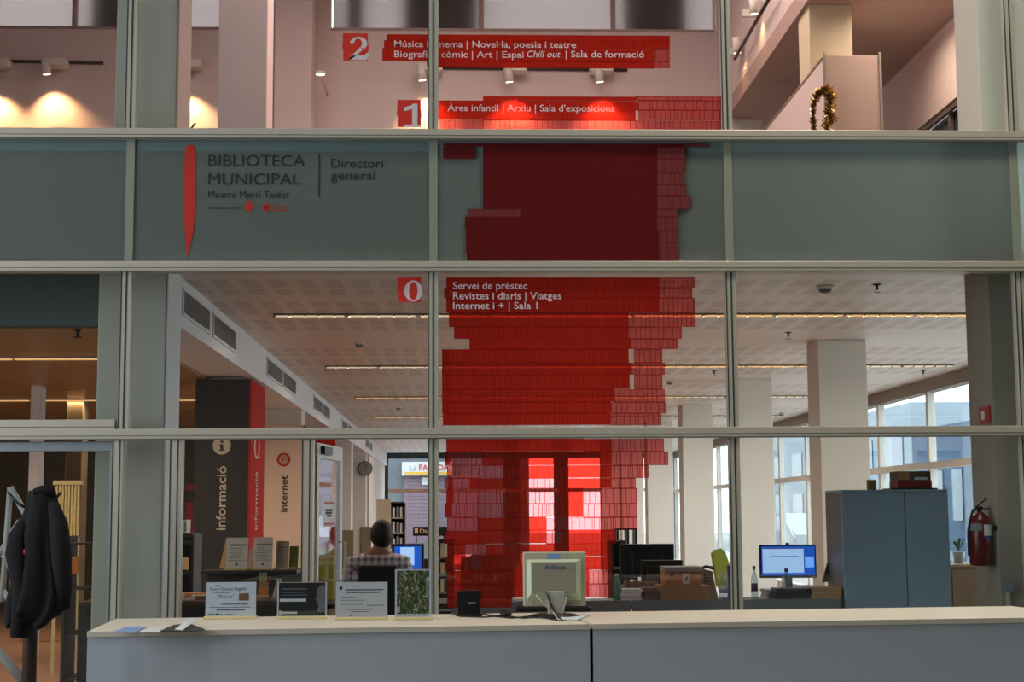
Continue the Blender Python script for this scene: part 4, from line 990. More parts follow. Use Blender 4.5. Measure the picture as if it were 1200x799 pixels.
# =================================================================== LEFT INFORMATION DESK WITH BROCHURES
t = thing('information_desk', 'dark raised information desk behind the left front glass', 'desk', (PY(300, 690, 12.3).x, 12.3, 0))
zt = PY(300, 667.5, 12.3).z; zl = PY(250, 700, 12.0).z
x0, x1 = PY(238, 680, 12.3).x, PY(350, 680, 12.3).x
obj('raised_shelf', bx(x0, x1, 12.15, 12.55, zt - .03, zt, bev=.004), DARK, t)
obj('shelf_front', bx(x0, x1, 12.5, 12.53, .75, zt - .03), DARK, t)
xl = PY(203, 690, 12.0).x
obj('work_top', bx(xl - .6, x1, 11.5, 12.5, zl - .03, zl), mat('brown_top', '#4a3a30', .35), t)
obj('front_panel', bx(xl - .6, x1, 11.5, 11.53, 0, zl - .03), DARK, t)
obj('side_panel', bx(x1 - .03, x1, 11.53, 12.5, 0, zl - .03), DARK, t)
TZ = zt + .001
WPAP = mat('warm_paper', '#c9b7a8', .75)
GLOWP = mat('back_sheet', '#d99a5c', .6)
def brochure(lbl, x0, y0, x1, y1, m, Y=12.3, lines=True, name='brochure_holder', zb=None, tilt=.06):
    a0, a1, b0, b1 = rect(x0, y0, x1, y1, Y); zb = zb if zb is not None else TZ
    t = thing(name, lbl, 'brochure holder' if 'holder' in name else 'card', ((a0 + a1) / 2, Y, zb))
    def sheet(nm, xa, xb, za, zb_, dy, mm, th=.003):
        bm = B(); pts = [(xa, Y + dy, za), (xb, Y + dy, za), (xb, Y + dy + tilt * (zb_ - zb) / (b1 - zb), zb_), (xa, Y + dy + tilt * (zb_ - zb) / (b1 - zb), zb_)]
        if za > zb: s_ = tilt * (za - zb) / (b1 - zb); pts[0] = (xa, Y + dy + s_, za); pts[1] = (xb, Y + dy + s_, za)
        poly(bm, pts, (0, th, 0)); return obj(nm, bm, mm, t)
    sheet('card', a0, a1, zb + .012, b1, 0, m)
    obj('base', bx(a0 - .01, a1, Y - .03, Y + .05, zb, zb + .012), mat('holder_base', '#d2b27c', .4), t)
    if lines:
        r = random.Random(int(x0)); hh = b1 - zb; ww = a1 - a0
        sheet('print_block', a0 + ww * .15, a1 - ww * .05, zb + hh * .74, zb + hh * .80, -.002, GREYINK, .0005)
        for k in range(6):
            zz = zb + hh * (.66 - k * .075); sheet('print_line', a0 + ww * .15, a0 + ww * (.55 + .35 * r.random()), zz, zz + hh * .018, -.002, GREYINK, .0005)
        sheet('print_line', a0 + ww * .45, a0 + ww * .55, zb + hh * .13, zb + hh * .2, -.002, INK, .0005)
    return t, a0, a1, b1
t_, a0, a1, b1 = brochure('white printed brochure in a holder with orange edge, left on the dark shelf', 264, 630, 290, 668, WPAP)
bm = B(); poly(bm, [(a0 - .045, 12.30, TZ + .012), (a0 - .002, 12.30, TZ + .012), (a0 - .002, 12.36, b1)], (0, .004, 0)); obj('holder_side', bm, GLOWP, t_)
brochure('narrow white card between two brochures on the dark shelf', 290.5, 643, 295, 667, PAPER, 12.34, False, 'upright_card')
brochure('second white printed brochure, in front of the red column side', 296.5, 629.5, 319, 668, WPAP)
brochure('grey-brown brochure right of the two white ones on the dark shelf', 323, 634, 338, 667.5, mat('tan_paper', '#a18c78', .75), 12.36)
brochure('green card at the right end of the dark shelf', 338.5, 640, 349, 667.5, mat('green_card', '#6c7a2c', .7), 12.42, False, 'upright_card')
ZL = zl + .001
brochure('small orange and brown card on the lower desk top', 302, 682, 314, 692, ORANGE, 12.0, False, 'upright_card', zb=ZL)
a0, a1, b0, b1 = rect(303, 671, 312, 682, 12.02); tag(obj('upright_card', bx(a0, a1, 12.04, 12.06, b0 - .1, b1), mat('khaki', '#8f8058', .7)), 'khaki card standing behind the small orange card', 'card')
bm = B(); q0, q1 = PY(319, 700, 11.9), PY(331, 697, 11.9); ap = PY(326, 678, 11.95)
poly(bm, [(q0.x, 11.88, ZL), (q1.x, 11.88, ZL), (ap.x + .02, 11.95, ap.z), (ap.x - .01, 11.95, ap.z)], (0, .003, 0)); poly(bm, [(q0.x, 12.02, ZL), (q1.x, 12.02, ZL), (ap.x + .02, 11.955, ap.z), (ap.x - .01, 11.955, ap.z)], (0, .003, 0))
tag(obj('tent_card', bm, WPAP), 'folded tent card with pink print on the lower desk top', 'card')
r = random.Random(5)
for i, (px, py, m, lb) in enumerate(((215, 699, WPAP, 'white sheet at the left end of the lower desk top'), (228, 697, mat('brown_paper', '#8a5c48', .7), 'brown booklet lying behind the leftmost card'), (236, 694, WPAP, 'white booklet lying on top of the papers by the leftmost card'), (224, 701, mat('orange_paper', '#c08050', .7), 'orange booklet at the front of the lower desk top'))):
    q = PY(px, py, 11.75); a = r.uniform(-.4, .4); bm = B(); h_ = .012 + .01 * i
    obox(bm, (q.x, 11.75 + .05 * i, ZL + h_ / 2 + .012 * i * 0), (math.cos(a), math.sin(a), 0), (-math.sin(a), math.cos(a), 0), (0, 0, 1), .09, .07, h_ / 2); tag(obj('booklet', bm, m), lb, 'booklet')
# dark shelves far left behind the desk
t = thing('side_shelf', 'dark wooden shelf unit left of the dark lettered column', 'shelf', (PY(215, 690, 13.4).x, 13.4, 0))
x0, x1 = PY(196, 650, 13.4).x, PY(229, 650, 13.4).x
for py in (625, 633, 668): z = PY(215, py, 13.4).z; obj('shelf', bx(x0 - .3, x1, 13.2, 13.6, z - .03, z), DARK, t)
obj('back_panel', bx(x0 - .3, x1, 13.6, 13.62, 0, PY(215, 630, 13.4).z), DARK, t); obj('side_panel', bx(x1, x1 + .02, 13.2, 13.62, 0, PY(215, 626, 13.4).z), DARK, t)
a0, a1, b0, b1 = rect(207, 609, 221, 624.8, 13.4); t = thing('card_box', 'pale box of cards on the side shelf', 'box', ((a0 + a1) / 2, 13.4, b0)); obj('body', bx(a0, a1, 13.3, 13.5, b0, b1), WPAP, t)
for k in range(3): obj('print_mark', bx(a0 + .015 + k * .035, a0 + .027 + k * .035, 13.296, 13.2995, b0 + .02, b1 - .02), GREYINK, t)
a0, a1, b0, b1 = rect(208, 653, 221, 668, 13.25); tag(obj('lit_card', bx(a0 + .01, a1, 13.26, 13.27, b0 + .002, b1), mat('amber_card', '#e0a468', .6, emit=.12, ecol='#e0a060')), 'small amber card standing in the side shelf', 'card')  # no lamp: faint emission in the card's colour makes it look lit
a0, a1, b0, b1 = rect(216.5, 567, 226, 574.5, 24.5); tag(obj('red_sign', bx(a0, a1, 24.56, 24.6, b0, b1), RED), 'small red sign left of the dark lettered column', 'sign')
a0, a1, b0, b1 = rect(216, 586, 228, 628, 24.4); t = thing('red_cabinet', 'dark red fire hose cabinet behind the side shelf', 'cabinet', ((a0 + a1) / 2, 24.5, 0)); obj('body', bx(a0, a1, 24.4, 24.6, 0, b1), mat('dark_red', '#6e1714', .4), t); obj('door', bx(a0 + .01, a1 - .01, 24.385, 24.4, .45, b1 - .03), RED, t)

# =================================================================== MAGAZINE CABINET, SHELVES AND SHOP IN THE REAR
Ym = 20.5
a0, a1, b0, b1 = rect(441, 585, 458, 690, Ym); c1 = PY(473, 640, Ym + .0).x
t = thing('magazine_cabinet', 'tall cabinet with beige side and dark open shelves behind the person', 'shelf', ((a0 + c1) / 2, Ym + .3, 0))
obj('side_panel', bx(a0, a1, Ym, Ym + .6, 0, b1), mat('cab_beige', '#b8ab92', .6), t)
obj('back_panel', bx(a1, c1, Ym + .55, Ym + .6, 0, b1 - .05), DARK, t); obj('side_panel', bx(c1, c1 + .02, Ym, Ym + .6, 0, b1 - .05), DARK, t)
for k in range(5):
    z = PY(465, 588 + k * 18, Ym).z; obj('shelf', bx(a1, c1, Ym + .02, Ym + .55, z - .02, z), DARK if k == 0 else ALU, t)
r = random.Random(3)
for k in range(1, 4):
    z = PY(465, 588 + k * 18, Ym).z + .001
    for i in range(3):
        xx = a1 + .02 + i * .05
        tag(obj('folder', bx(xx, xx + .03, Ym + .04, Ym + .3, z, z + .12 + .04 * r.random()), PAPER if i != 1 else GREYINK), ['left', 'middle', 'right'][i] + ' folder on the ' + ['upper', 'middle', 'lower'][k - 1] + ' shelf of the dark magazine cabinet', 'folder', 'folders in the magazine cabinet, %s shelf' % ['upper', 'middle', 'lower'][k - 1])
# hanging sign
Ys = 19.0
a0, a1, b0, b1 = rect(484, 617, 524, 627.5, Ys); t = thing('section_sign', 'black newspaper section sign behind the middle mullion', 'sign', ((a0 + a1) / 2, Ys, b0))
obj('board', bx(a0, a1, Ys, Ys + .02, b0, b1), BLACK, t); text_px('Diaris', 492, 512, 624.5, 5, Ys - .003, CREAM, t); quad_ = B(); e0, e1, e2, e3 = rect(486, 619, 490, 625, Ys); quad(quad_, e0, e1, e2, e3, Ys - .003); obj('symbol', quad_, CREAM, t)
for xx in (a0 + .04, a1 - .04): obj('leg', bx(xx - .008, xx + .008, Ys + .001, Ys + .015, 0, b0), BLACK, t)
# low shelf under it and tall book case right of the mullion
a0, a1, b0, b1 = rect(478, 655, 506, 700, 19.4); t = thing('low_shelf', 'low dark shelf under the newspaper sign', 'shelf', ((a0 + a1) / 2, 19.6, 0))
obj('top', bx(a0, a1, 19.4, 19.9, b1 - .04, b1), DARK, t); obj('body', bx(a0, a1, 19.42, 19.88, 0, b1 - .04), DARK, t)
a0, a1, b0, b1 = rect(487, 635, 504, 655, 19.45); tag(obj('newspaper_rack', bx(a0, a1, 19.6, 19.7, rect(478, 655, 506, 700, 19.4)[3] + .001, b1), mat('pale_blue', '#9db4c0', .6)), 'pale blue rack on the low dark shelf', 'rack')
def bookcase(lbl, x0, x1, y, ztop, nsh, seed, depth=.3, zb=0, fill=.85, grp=''):
    r = random.Random(seed); t = thing('bookcase', lbl, 'shelf', ((x0 + x1) / 2, y + depth / 2, zb))
    obj('side_panel', bx(x0, x0 + .025, y, y + depth, zb, ztop), DARK, t); obj('side_panel', bx(x1 - .025, x1, y, y + depth, zb, ztop), DARK, t)
    obj('back_panel', bx(x0 + .025, x1 - .025, y + depth - .02, y + depth, zb, ztop), DARK, t)
    pal = [mat('book_' + n_, c_, .7) for n_, c_ in (('white', '#c8c6c0'), ('red', '#8f2a24'), ('blue', '#3c5f86'), ('cream', '#b9a884'), ('black', '#26262a'), ('green', '#56704e'))]
    ords = ['top', 'second', 'third', 'fourth', 'fifth', 'sixth', 'seventh']
    for k in range(nsh):
        z = zb + (ztop - zb) * k / nsh; obj('shelf', bx(x0 + .025, x1 - .025, y + .005, y + depth - .02, z, z + .02), GREYINK, t)
        if z < .55: continue
        x = x0 + .04; h = (ztop - zb) / nsh
        while x < x1 - .09:
            wb = r.uniform(.025, .055)
            if r.random() < fill:
                bm_ = r.choice(pal); tag(obj('book', bx(x, x + wb - .002, y + .02, y + .2, z + .021, z + .02 + h * r.uniform(.6, .85)), bm_), '%s book on the %s shelf of the %s' % (bm_.name[5:], ords[nsh - 1 - k], grp), 'book', 'books on the %s shelf of the %s' % (ords[nsh - 1 - k], grp))
            x += wb
    obj('top', bx(x0, x1, y, y + depth, ztop, ztop + .02), DARK, t)
a0, a1, b0, b1 = rect(512, 634, 532, 700, 17.0); bookcase('dark bookcase just right of the middle mullion', a0, a1, 17.0, b1, 6, 11, grp='bookcase by the mullion')
a0, a1, b0, b1 = rect(540, 655, 600, 700, 18.5); bookcase('bookcase seen dimly behind the red graphic', a0, a1, 18.5, b1, 5, 12, grp='bookcase behind the red film')
a0, a1, b0, b1 = rect(545, 650, 610, 700, 14.5); office_chair('high-backed dark chair seen through the red graphic', (a0 + a1) / 2, 15.0, .42, b1, MATS['chair_black'])
a0, a1, b0, b1 = rect(690, 660, 722, 700, 16.0)
# service desk with grey front panels behind the glass
zd = PY(800, 703, 11.0).z
t = thing('service_desk', 'long grey service desk right behind the glass partition', 'desk', (1.9, 11.2, 0))
x0, xm, xm2, x1 = PY(530, 700, 11).x, PY(740, 700, 11).x, PY(863, 700, 11).x, PY(985, 700, 11).x
DG = mat('desk_grey', '#5d666b', .5)
for a, c in ((x0, xm - .006), (xm + .006, xm2 - .006), (xm2 + .006, x1)): obj('front_panel', bx(a, c, 11.0, 11.03, .02, zd), DG, t)
obj('desk_top', bx(x0, x1, 11.03, 11.85, zd - .06, zd - .03), BLACK, t)
obj('leg', bx(x0, x0 + .03, 11.03, 11.83, 0, zd - .06), BLACK, t); obj('leg', bx(x1 - .03, x1, 11.03, 11.83, 0, zd - .06), BLACK, t)
DZ = zd - .029
# black screens seen from behind
for lbl, q0, q1, q2, q3, yy in (('large black monitor seen from behind, right of the red graphic', 726, 637, 790, 676, 11.80), ('second black monitor in front of the large one', 751, 656, 800, 682, 11.62)):
    a0, a1, b0, b1 = rect(q0, q1, q2, q3, yy); cx_ = (a0 + a1) / 2
    t = thing('computer_monitor', lbl, 'monitor', (cx_, yy, DZ)); obj('housing', bx(a0, a1, yy - .02, yy + .02, b0, b1, bev=.008), BLACK, t); obj('back_cover', bx(cx_ - .12, cx_ + .12, yy - .04, yy - .02, b0 + .03, b1 - .05, bev=.01), BLACK, t)
    obj('neck', bx(cx_ - .03, cx_ + .03, yy - .015, yy + .012, DZ + .012, b0 + .02), BLACK, t); bm = B(); lathe(bm, (cx_, yy, DZ), [(.075, 0), (.07, .012)], 20); obj('foot', bm, BLACK, t)
    bm = B(); quad(bm, a0 + .01, a1 - .01, b0 + .01, b1 - .01, yy + .021); obj('screen', bm, GREYINK, t)
# boxes
def pbox(name, lbl, cat, q, yy, m, zb=None, dep=.25, bev=.003):
    a0, a1, b0, b1 = rect(*q, yy); zb = b0 if zb is None else zb
    t = thing(name, lbl, cat, ((a0 + a1) / 2, yy + dep / 2, zb)); return t, a0, a1, zb, b1
SAL = mat('salmon_box', '#b07a5c', .7)
t, a0, a1, z0, z1 = pbox('cardboard_box', 'flat brown cardboard box under the salmon box', 'box', (772, 686, 832, 703.5), 11.12, CARD, DZ, .3)
obj('body', bx(a0, a1, 11.1, 11.4, z0, z1, bev=.003), CARD, t); obj('flap', bx(a0 + .01, a1 - .01, 11.097, 11.1, z1 - .03, z1 - .001), CARD, t); zc = z1 + .001
t, a0, a1, z0, z1 = pbox('storage_box', 'salmon storage box with a grey lid and white label', 'box', (779, 664, 824, 686), 11.15, SAL, zc)
obj('body', bx(a0, a1 - .01, 11.15, 11.38, z0, z1 - .035, bev=.003), SAL, t); obj('lid', bx(a0 - .006, a1, 11.14, 11.39, z1 - .035, z1, bev=.004), mat('lid_grey', '#a0a0a4', .5), t)
e0, e1, e2, e3 = rect(800, 672, 809, 684, 11.14); obj('paper_label', bx(e0, e1, 11.146, 11.149, e2, e3), PAPER, t)
bm = B(); poly(bm, [(e0 + .015, 11.144, e2 + .02), (e1 - .015, 11.144, e2 + .03), (e1 - .02, 11.144, e3 - .015), (e0 + .02, 11.144, e3 - .03)], (0, .001, 0)); obj('label_mark', bm, INK, t)
e0, e1, e2, e3 = rect(786, 672, 789, 676, 11.14); obj('finger_hole', bx(e0, e1, 11.147, 11.1495, e2, e3), BLACK, t)
# paper stacks
r = random.Random(9)
PST = [('white paper stack leaning beside the green bottle', 728, 752, 690, 700, PAPER), ('brown folder stack left of the cardboard box', 754, 771, 688, 702, mat('folder_brown', '#6d5544', .7)), ('grey newspaper pile in front of the black monitor', 729, 750, 686, 693, mat('newsprint', '#8d8a88', .8)),
       ('papers lying left of the second monitor screen', 897, 925, 690, 694, PAPER), ('dark tray of papers under the blue screen', 908, 950, 689, 697, DARK), ('white sheets right of the blue screen', 938, 968, 686, 691, PAPER), ('brown envelopes beside the grey cabinet', 950, 985, 688, 696, CARD)]
for i, (lbl, q0, q1, y0, y1, m) in enumerate(PST):
    yy = (11.09, 11.09, 11.45, 11.30, 11.08, 11.30, 11.08)[i]; a0, a1, b0, b1 = rect(q0, y0, q1, y1, yy)
    t = thing('paper_stack', lbl, 'papers', ((a0 + a1) / 2, yy, DZ)); n_ = 4
    for k in range(n_):
        z = DZ + (b1 - DZ) * k / n_; s_ = r.uniform(-.01, .01); obj('sheet_bundle', bx(a0 + s_, a1 + s_, yy - .02 + s_, yy + .18, z, z + (b1 - DZ) / n_ * .93), m, t)
# cups row
for i in range(5):
    q = PY(735 + i * 8, 681, 11.38); t = thing('mug', ['leftmost', 'second', 'third', 'fourth', 'rightmost'][i] + ' of the small brown mugs before the black monitor', 'mug', (q.x, 11.38, DZ), 'row of brown mugs')
    zz = q.z; bm = B(); lathe(bm, (q.x, 11.38, DZ), [(.02, 0), (.026, .02), (.028, zz - DZ), (.022, zz - DZ - .002)], 14); obj('body', bm, mat('mug_brown', '#7a5440', .5), t)
    bm = B(); tube(bm, [(q.x + .026, 11.38, zz - .02), (q.x + .045, 11.38, zz - .03), (q.x + .026, 11.38, zz - .05)], .005, 6); obj('handle', bm, PAPER, t)
def bottle(lbl, x0, y0, x1, y1, yy, m, capm, lab=None, zb=None):
    a0, a1, b0, b1 = rect(x0, y0, x1, y1, yy); cx_, r_, zb = (a0 + a1) / 2, (a1 - a0) / 2, DZ if zb is None else zb; h = b1 - zb
    t = thing('bottle', lbl, 'bottle', (cx_, yy, zb)); bm = B(); lathe(bm, (cx_, yy, zb), [(r_ * .9, 0), (r_, .01), (r_, h * .62), (r_ * .8, h * .74), (r_ * .4, h * .84), (r_ * .38, h * .9)], 20); obj('body', bm, m, t)
    bm = B(); lathe(bm, (cx_, yy, zb), [(r_ * .45, h * .9), (r_ * .45, h)], 14); obj('cap', bm, capm, t)
    if lab: bm = B(); lathe(bm, (cx_, yy, zb), [(r_ * 1.02, h * .3), (r_ * 1.02, h * .52)], 20); obj('bottle_label', bm, lab, t)
bottle('green plastic bottle beside the red graphic', 718, 672, 728, 703, 11.1, GREENB, mat('pale_green', '#9dc0b0', .5))
bottle('clear water bottle left of the right-hand mullion', 842, 670, 853, 703, 11.2, BOTTLE, PAPER, mat('lab_white', '#c8ccd8', .6))
bottle('clear water bottle with purple label, left of the blue screen', 880, 663, 888, 700, 11.2, BOTTLE, mat('cap_blue', '#26334d', .5), mat('lab_purple', '#4b3a6a', .6))
bottle('clear water bottle standing in front of the blue screen', 916.5, 666, 927, 703, 11.1, BOTTLE, mat('cap_navy', '#1e2740', .5))
a0, a1, b0, b1 = rect(853.5, 662, 859, 690, 11.3); tag(obj('blue_carton', bx(a0, a1, 11.3, 11.36, DZ, b1, bev=.003), mat('carton_blue', '#3f63c4', .5)), 'blue carton behind the clear bottle at the mullion', 'carton')
# telephone
t = thing('telephone', 'beige desk telephone right of the storage box', 'telephone', (PY(829, 680, 11.5).x, 11.5, DZ)); a0, a1, b0, b1 = rect(822, 665, 833, 685, 11.45)
bm = B(); poly(bm, [(a0, 11.42, DZ), (a1 + .05, 11.42, DZ), (a1 + .02, 11.5, b1 - .03), (a0 - .02, 11.5, b1)], (0, .03, 0)); obj('body', bm, mat('phone_beige', '#b8a58f', .5), t)
bm = B(); tube(bm, [(a0 - .01, 11.44, b1 - .01), (a0 + .03, 11.42, b1 + .01), (a1 + .02, 11.42, b1 - .005)], [.014, .010, .014], 8); obj('handset', bm, mat('phone_dark', '#4c4640', .5), t)
bm = B()
for i in range(3):
    for j in range(3): box(bm, a0 + .015 + i * .018, a0 + .027 + i * .018, 11.412, 11.44, b1 - .06 - j * .02, b1 - .048 - j * .02)
obj('keypad', bm, BLACK, t)
# dark small shelf behind
a0, a1, b0, b1 = rect(723, 621, 747, 640, 15.0); t = thing('open_shelf', 'small dark open shelf above the black monitor', 'shelf', ((a0 + a1) / 2, 15.1, 0))
for xx in (a0, (a0 + a1) / 2, a1 - .02): obj('side_panel', bx(xx, xx + .02, 15.0, 15.25, 0, b1), BLACK, t)
for z in (b0, b1, .8): obj('shelf', bx(a0, a1, 15.0, 15.25, z, z + .02), BLACK, t)
a0, a1, b0, b1 = rect(718, 636, 727, 672, 13.8); bookcase('narrow bookcase between the red graphic and the black monitor', a0 - .02, a1 + .05, 13.8, b1, 5, 21, grp='narrow bookcase', zb=0)
# green chair
gx = PY(846, 660, 14.6).x; a0, a1, b0, b1 = rect(834, 642, 858, 690, 14.5)
GC = mat('green_fabric', '#8c9a3a', .8)
t = thing('green_chair', 'olive green upholstered chair beside the right-hand mullion', 'chair', (gx, 14.6, 0))
bm = B(); poly(bm, [(a0 + .04, 14.5, b0), (a1 + .04, 14.5, b0), (a1 - .02, 14.5, b0 + (b1 - b0) * .6), (a0 + .12, 14.5, b1), (a0 - .01, 14.5, b1 - .03)], (.04, .25, 0)); bmesh.ops.bevel(bm, geom=bm.edges[:], offset=.02, segments=2, affect='EDGES'); obj('backrest', bm, GC, t)
obj('seat', bx(a0, a0 + .5, 14.45, 14.9, .42, .52, bev=.03), GC, t)
for sx_, sy_ in ((.03, .03), (.45, .03), (.03, .4), (.45, .4)): bm = B(); tube(bm, [(a0 + sx_, 14.47 + sy_, 0), (a0 + sx_, 14.47 + sy_, .43)], .015, 8); obj('leg', bm, ALU, t)
# monitor with desktop on screen
Yb = 11.6; a0, a1, b0, b1 = rect(890, 638, 956, 677, Yb)
t = thing('computer_monitor', 'black monitor showing a blue desktop, right of the second mullion', 'monitor', ((a0 + a1) / 2, Yb, DZ))
obj('housing', bx(a0, a1, Yb - .02, Yb + .02, b0, b1, bev=.006), BLACK, t)
obj('screen', bx(a0 + .012, a1 - .012, Yb - .024, Yb - .02, b0 + .02, b1 - .012), SCREENB, t)
e0, e1, e2, e3 = rect(893, 641, 941, 671, Yb); obj('window_panel', bx(e0, e1, Yb - .027, Yb - .0245, e2, e3), SCREEN, t)
obj('title_bar', bx(e0, e1, Yb - .0285, Yb - .0275, e3 - .012, e3), mat('title_blue', '#3b63b0', .4, emit=.5, ecol='#3458a8'), t)
obj('title_bar', bx(e0 + .06, e1 - .04, Yb - .0285, Yb - .0275, e3 - .07, e3 - .066), MATS['title_blue'], t)
bm = B(); quad(bm, e1 + .01, a1 - .02, e2 + .04, e2 + .12, Yb - .0248); obj('logo_glow', bm, mat('glow_blue', '#7db4ff', .4, emit=1, ecol='#6fa8f5'), t)
obj('neck', bx((a0 + a1) / 2 - .03, (a0 + a1) / 2 + .03, Yb - .01, Yb + .015, DZ + .012, b0 + .02), BLACK, t); bm = B(); lathe(bm, ((a0 + a1) / 2, Yb, DZ), [(.11, 0), (.1, .012)], 20); obj('foot', bm, BLACK, t)
bm = B(); tube(bm, [((a0 + a1) / 2 - .01, Yb, b1), ((a0 + a1) / 2 + .01, Yb, b1 + .008)], .012, 8); obj('webcam', bm, BLACK, t)
bm = B(); p_ = [PY(x_, y_, 11.5) for x_, y_ in ((964, 682), (971, 682), (974, 655), (970, 660))]; poly(bm, p_, (0, .03, 0)); tag(obj('dark_folder', bm, DARK), 'dark folder leaning beside the grey cabinet', 'folder')

# =================================================================== GREY STEEL CABINET
Yk = 11.05
k0, k1 = PY(988, 640, Yk).x, PY(1113, 640, Yk).x; kz = PY(1050, 573.5, Yk).z
GRC = mat('steel_grey_blue', '#8098ae', .35, .0, .5, var=.04, scale=1)
t = thing('steel_cabinet', 'large blue-grey steel cabinet on the right behind the glass', 'cabinet', ((k0 + k1) / 2, Yk + .25, 0))
obj('body', bx(k0 + .001, k1 - .001, Yk + .02, Yk + .5, 0, kz - .02), mat('steel_brown_side', '#6a625a', .4, .1), t)  # brown tone is the side's dark reflection, put into the colour
obj('top', bx(k0, k1, Yk, Yk + .5, kz - .02, kz, bev=.003), GRC, t)
km = PY(1062, 640, Yk).x
for a, c in ((k0, km - .003), (km + .003, k1)):
    dd = obj('door', bx(a, c, Yk, Yk + .019, .06, kz - .022, bev=.003), GRC, t)
a0, a1, b0, b1 = rect(1018, 562, 1027, 573, Yk + .1); tag(obj('small_box', bx(a0, a1, Yk + .1, Yk + .16, kz + .001, b1, bev=.002), mat('ochre_box', '#7d6a35', .7)), 'small ochre box on the steel cabinet', 'box')
a0, a1, _, _ = rect(1045, 565, 1098, 573, Yk + .1); tag(obj('tray', bx(a0, a1, Yk + .08, Yk + .36, kz + .001, kz + .012, bev=.002), BLACK), 'flat black tray under the boxes on the steel cabinet', 'tray')
a0, a1, b0, b1 = rect(1052, 552, 1092, 571, Yk + .1); zz = kz + .013; hh = b1 - zz
t = thing('red_box', 'dark red box on the steel cabinet tray', 'box', ((a0 + a1) / 2, Yk + .2, zz)); obj('body', bx(a0, a1, Yk + .1, Yk + .32, zz, zz + hh * .45, bev=.002), mat('box_red', '#7a2420', .6), t)
t = thing('brown_box', 'brown printed box on top of the dark red box', 'box', ((a0 + a1) / 2, Yk + .2, zz + hh * .46)); obj('body', bx(a0, a1 - .004, Yk + .11, Yk + .31, zz + hh * .46, b1, bev=.002), mat('box_brown', '#5a4c3c', .7), t)
e0, e1, e2, e3 = rect(1072, 559, 1087, 562, Yk + .1); obj('paper_label', bx(e0, e1, Yk + .107, Yk + .109, e2, e3), PAPER, t); e0, e1, e2, e3 = rect(1052, 553, 1066, 562, Yk + .1); obj('side_label', bx(e0 + .003, e1, Yk + .107, Yk + .109, e2, e3), CARD, t)

# =================================================================== FIRE EXTINGUISHER AND SIGN ON THE NEAR RIGHT COLUMN
Ye = PX(1149, 630, 3.67).y; q = PY(1150, 663, Ye); xt = PY(1149, 600, Ye).x; zb = q.z; zt_ = PY(1149, 604, Ye).z; r_ = 13.5 * Ye / F
xt = 3.783 - r_ - .012; Ye = PX(1149, 630, xt).y
t = thing('fire_extinguisher', 'red fire extinguisher hanging on the right-hand column', 'extinguisher', (xt, Ye, zb))
h = zt_ - zb; bm = B(); lathe(bm, (xt, Ye, zb), [(r_ * .9, 0), (r_, .015), (r_, h * .86), (r_ * .85, h * .95), (r_ * .45, h * 1.03), (r_ * .3, h * 1.08)], 28); obj('cylinder', bm, mat('extinguisher_red', '#5a0f0e', .3), t)
zv = zb + h * 1.08; bm = B(); lathe(bm, (xt, Ye, zv), [(.016, 0), (.016, .03)], 12); box(bm, xt - .02, xt + .02, Ye - .018, Ye + .018, zv + .015, zv + .035); obj('valve', bm, BLACK, t)
bm = B(); obox(bm, (xt + .01, Ye, zv + .06), Vector((.8, 0, .6)).normalized(), (0, 1, 0), Vector((-.6, 0, .8)).normalized(), .055, .012, .005); obj('lever', bm, BLACK, t)
bm = B(); obox(bm, (xt + .03, Ye, zv + .02), (1, 0, 0), (0, 1, 0), (0, 0, 1), .045, .010, .004); obj('handle', bm, BLACK, t)
bm = B(); tube(bm, [(xt - .02, Ye - .01, zv + .025), (xt - .055, Ye - .02, zv + .01), (xt - .075, Ye - .02, zv - .06), (xt - r_ - .012, Ye - .02, zb + h * .7), (xt - r_ - .014, Ye - .02, zb + h * .2)], .009, 10); obj('hose', bm, BLACK, t)
bm = B(); seg = 12
def curved(bm, a_0, a_1, z0, z1, rr):
    pr_ = None
    for k in range(seg + 1):
        a = a_0 + (a_1 - a_0) * k / seg; cur = [bm.verts.new((xt + rr * math.cos(a), Ye + rr * math.sin(a), z)) for z in (z0, z1)]
        if pr_: bm.faces.new((pr_[0], cur[0], cur[1], pr_[1]))
        pr_ = cur
curved(bm, -math.pi * .5, -math.pi * .05, zb + h * .60, zb + h * .82, r_ + .001); obj('white_label', bm, PAPER, t)
bm = B(); curved(bm, -math.pi * .5, -math.pi * .05, zb + h * .53, zb + h * .60, r_ + .001); obj('blue_label', bm, mat('label_blue', '#2b3f88', .5), t)
bm = B(); curved(bm, -math.pi * .95, -math.pi * .55, zb + h * .70, zb + h * .84, r_ + .001); obj('grey_label', bm, GREYINK, t)
obj('wall_bracket', bx(xt + r_ - .01, 3.784, 10.67, 10.73, zb + h * .7, zb + h * .8), BLACK, t)
a = PX(1145, 486, 3.66); c_ = PX(1158, 486, 3.66)
t = thing('extinguisher_sign', 'square red sign high on the right-hand column', 'sign', (3.775, 10.95, PX(1151, 497, 3.775).z))
y0, y1 = 10.70, 10.92; z0, z1 = PX(1151, 497, 3.775).z, PX(1151, 477, 3.775).z
obj('plate', bx(3.773, 3.784, y0, y1, z0, z1), RED, t)
obj('symbol', bx(3.770, 3.7725, y0 + .10, y0 + .16, z0 + .03, z1 - .03), PAPER, t)
a0, a1, b0, b1 = rect(1152, 682, 1163, 693, 10.64); t = thing('junction_box', 'small grey junction box low on the right-hand column', 'box', ((a0 + a1) / 2, 10.63, b0)); X_ = 3.8
obj('body', bx(3.80, 3.80 + a1 - a0, 10.60, 10.66, b0, b1, bev=.004), GREYINK, t); obj('conduit', bx(3.82, 3.845, 10.63, 10.66, 0, b0), ALU, t)
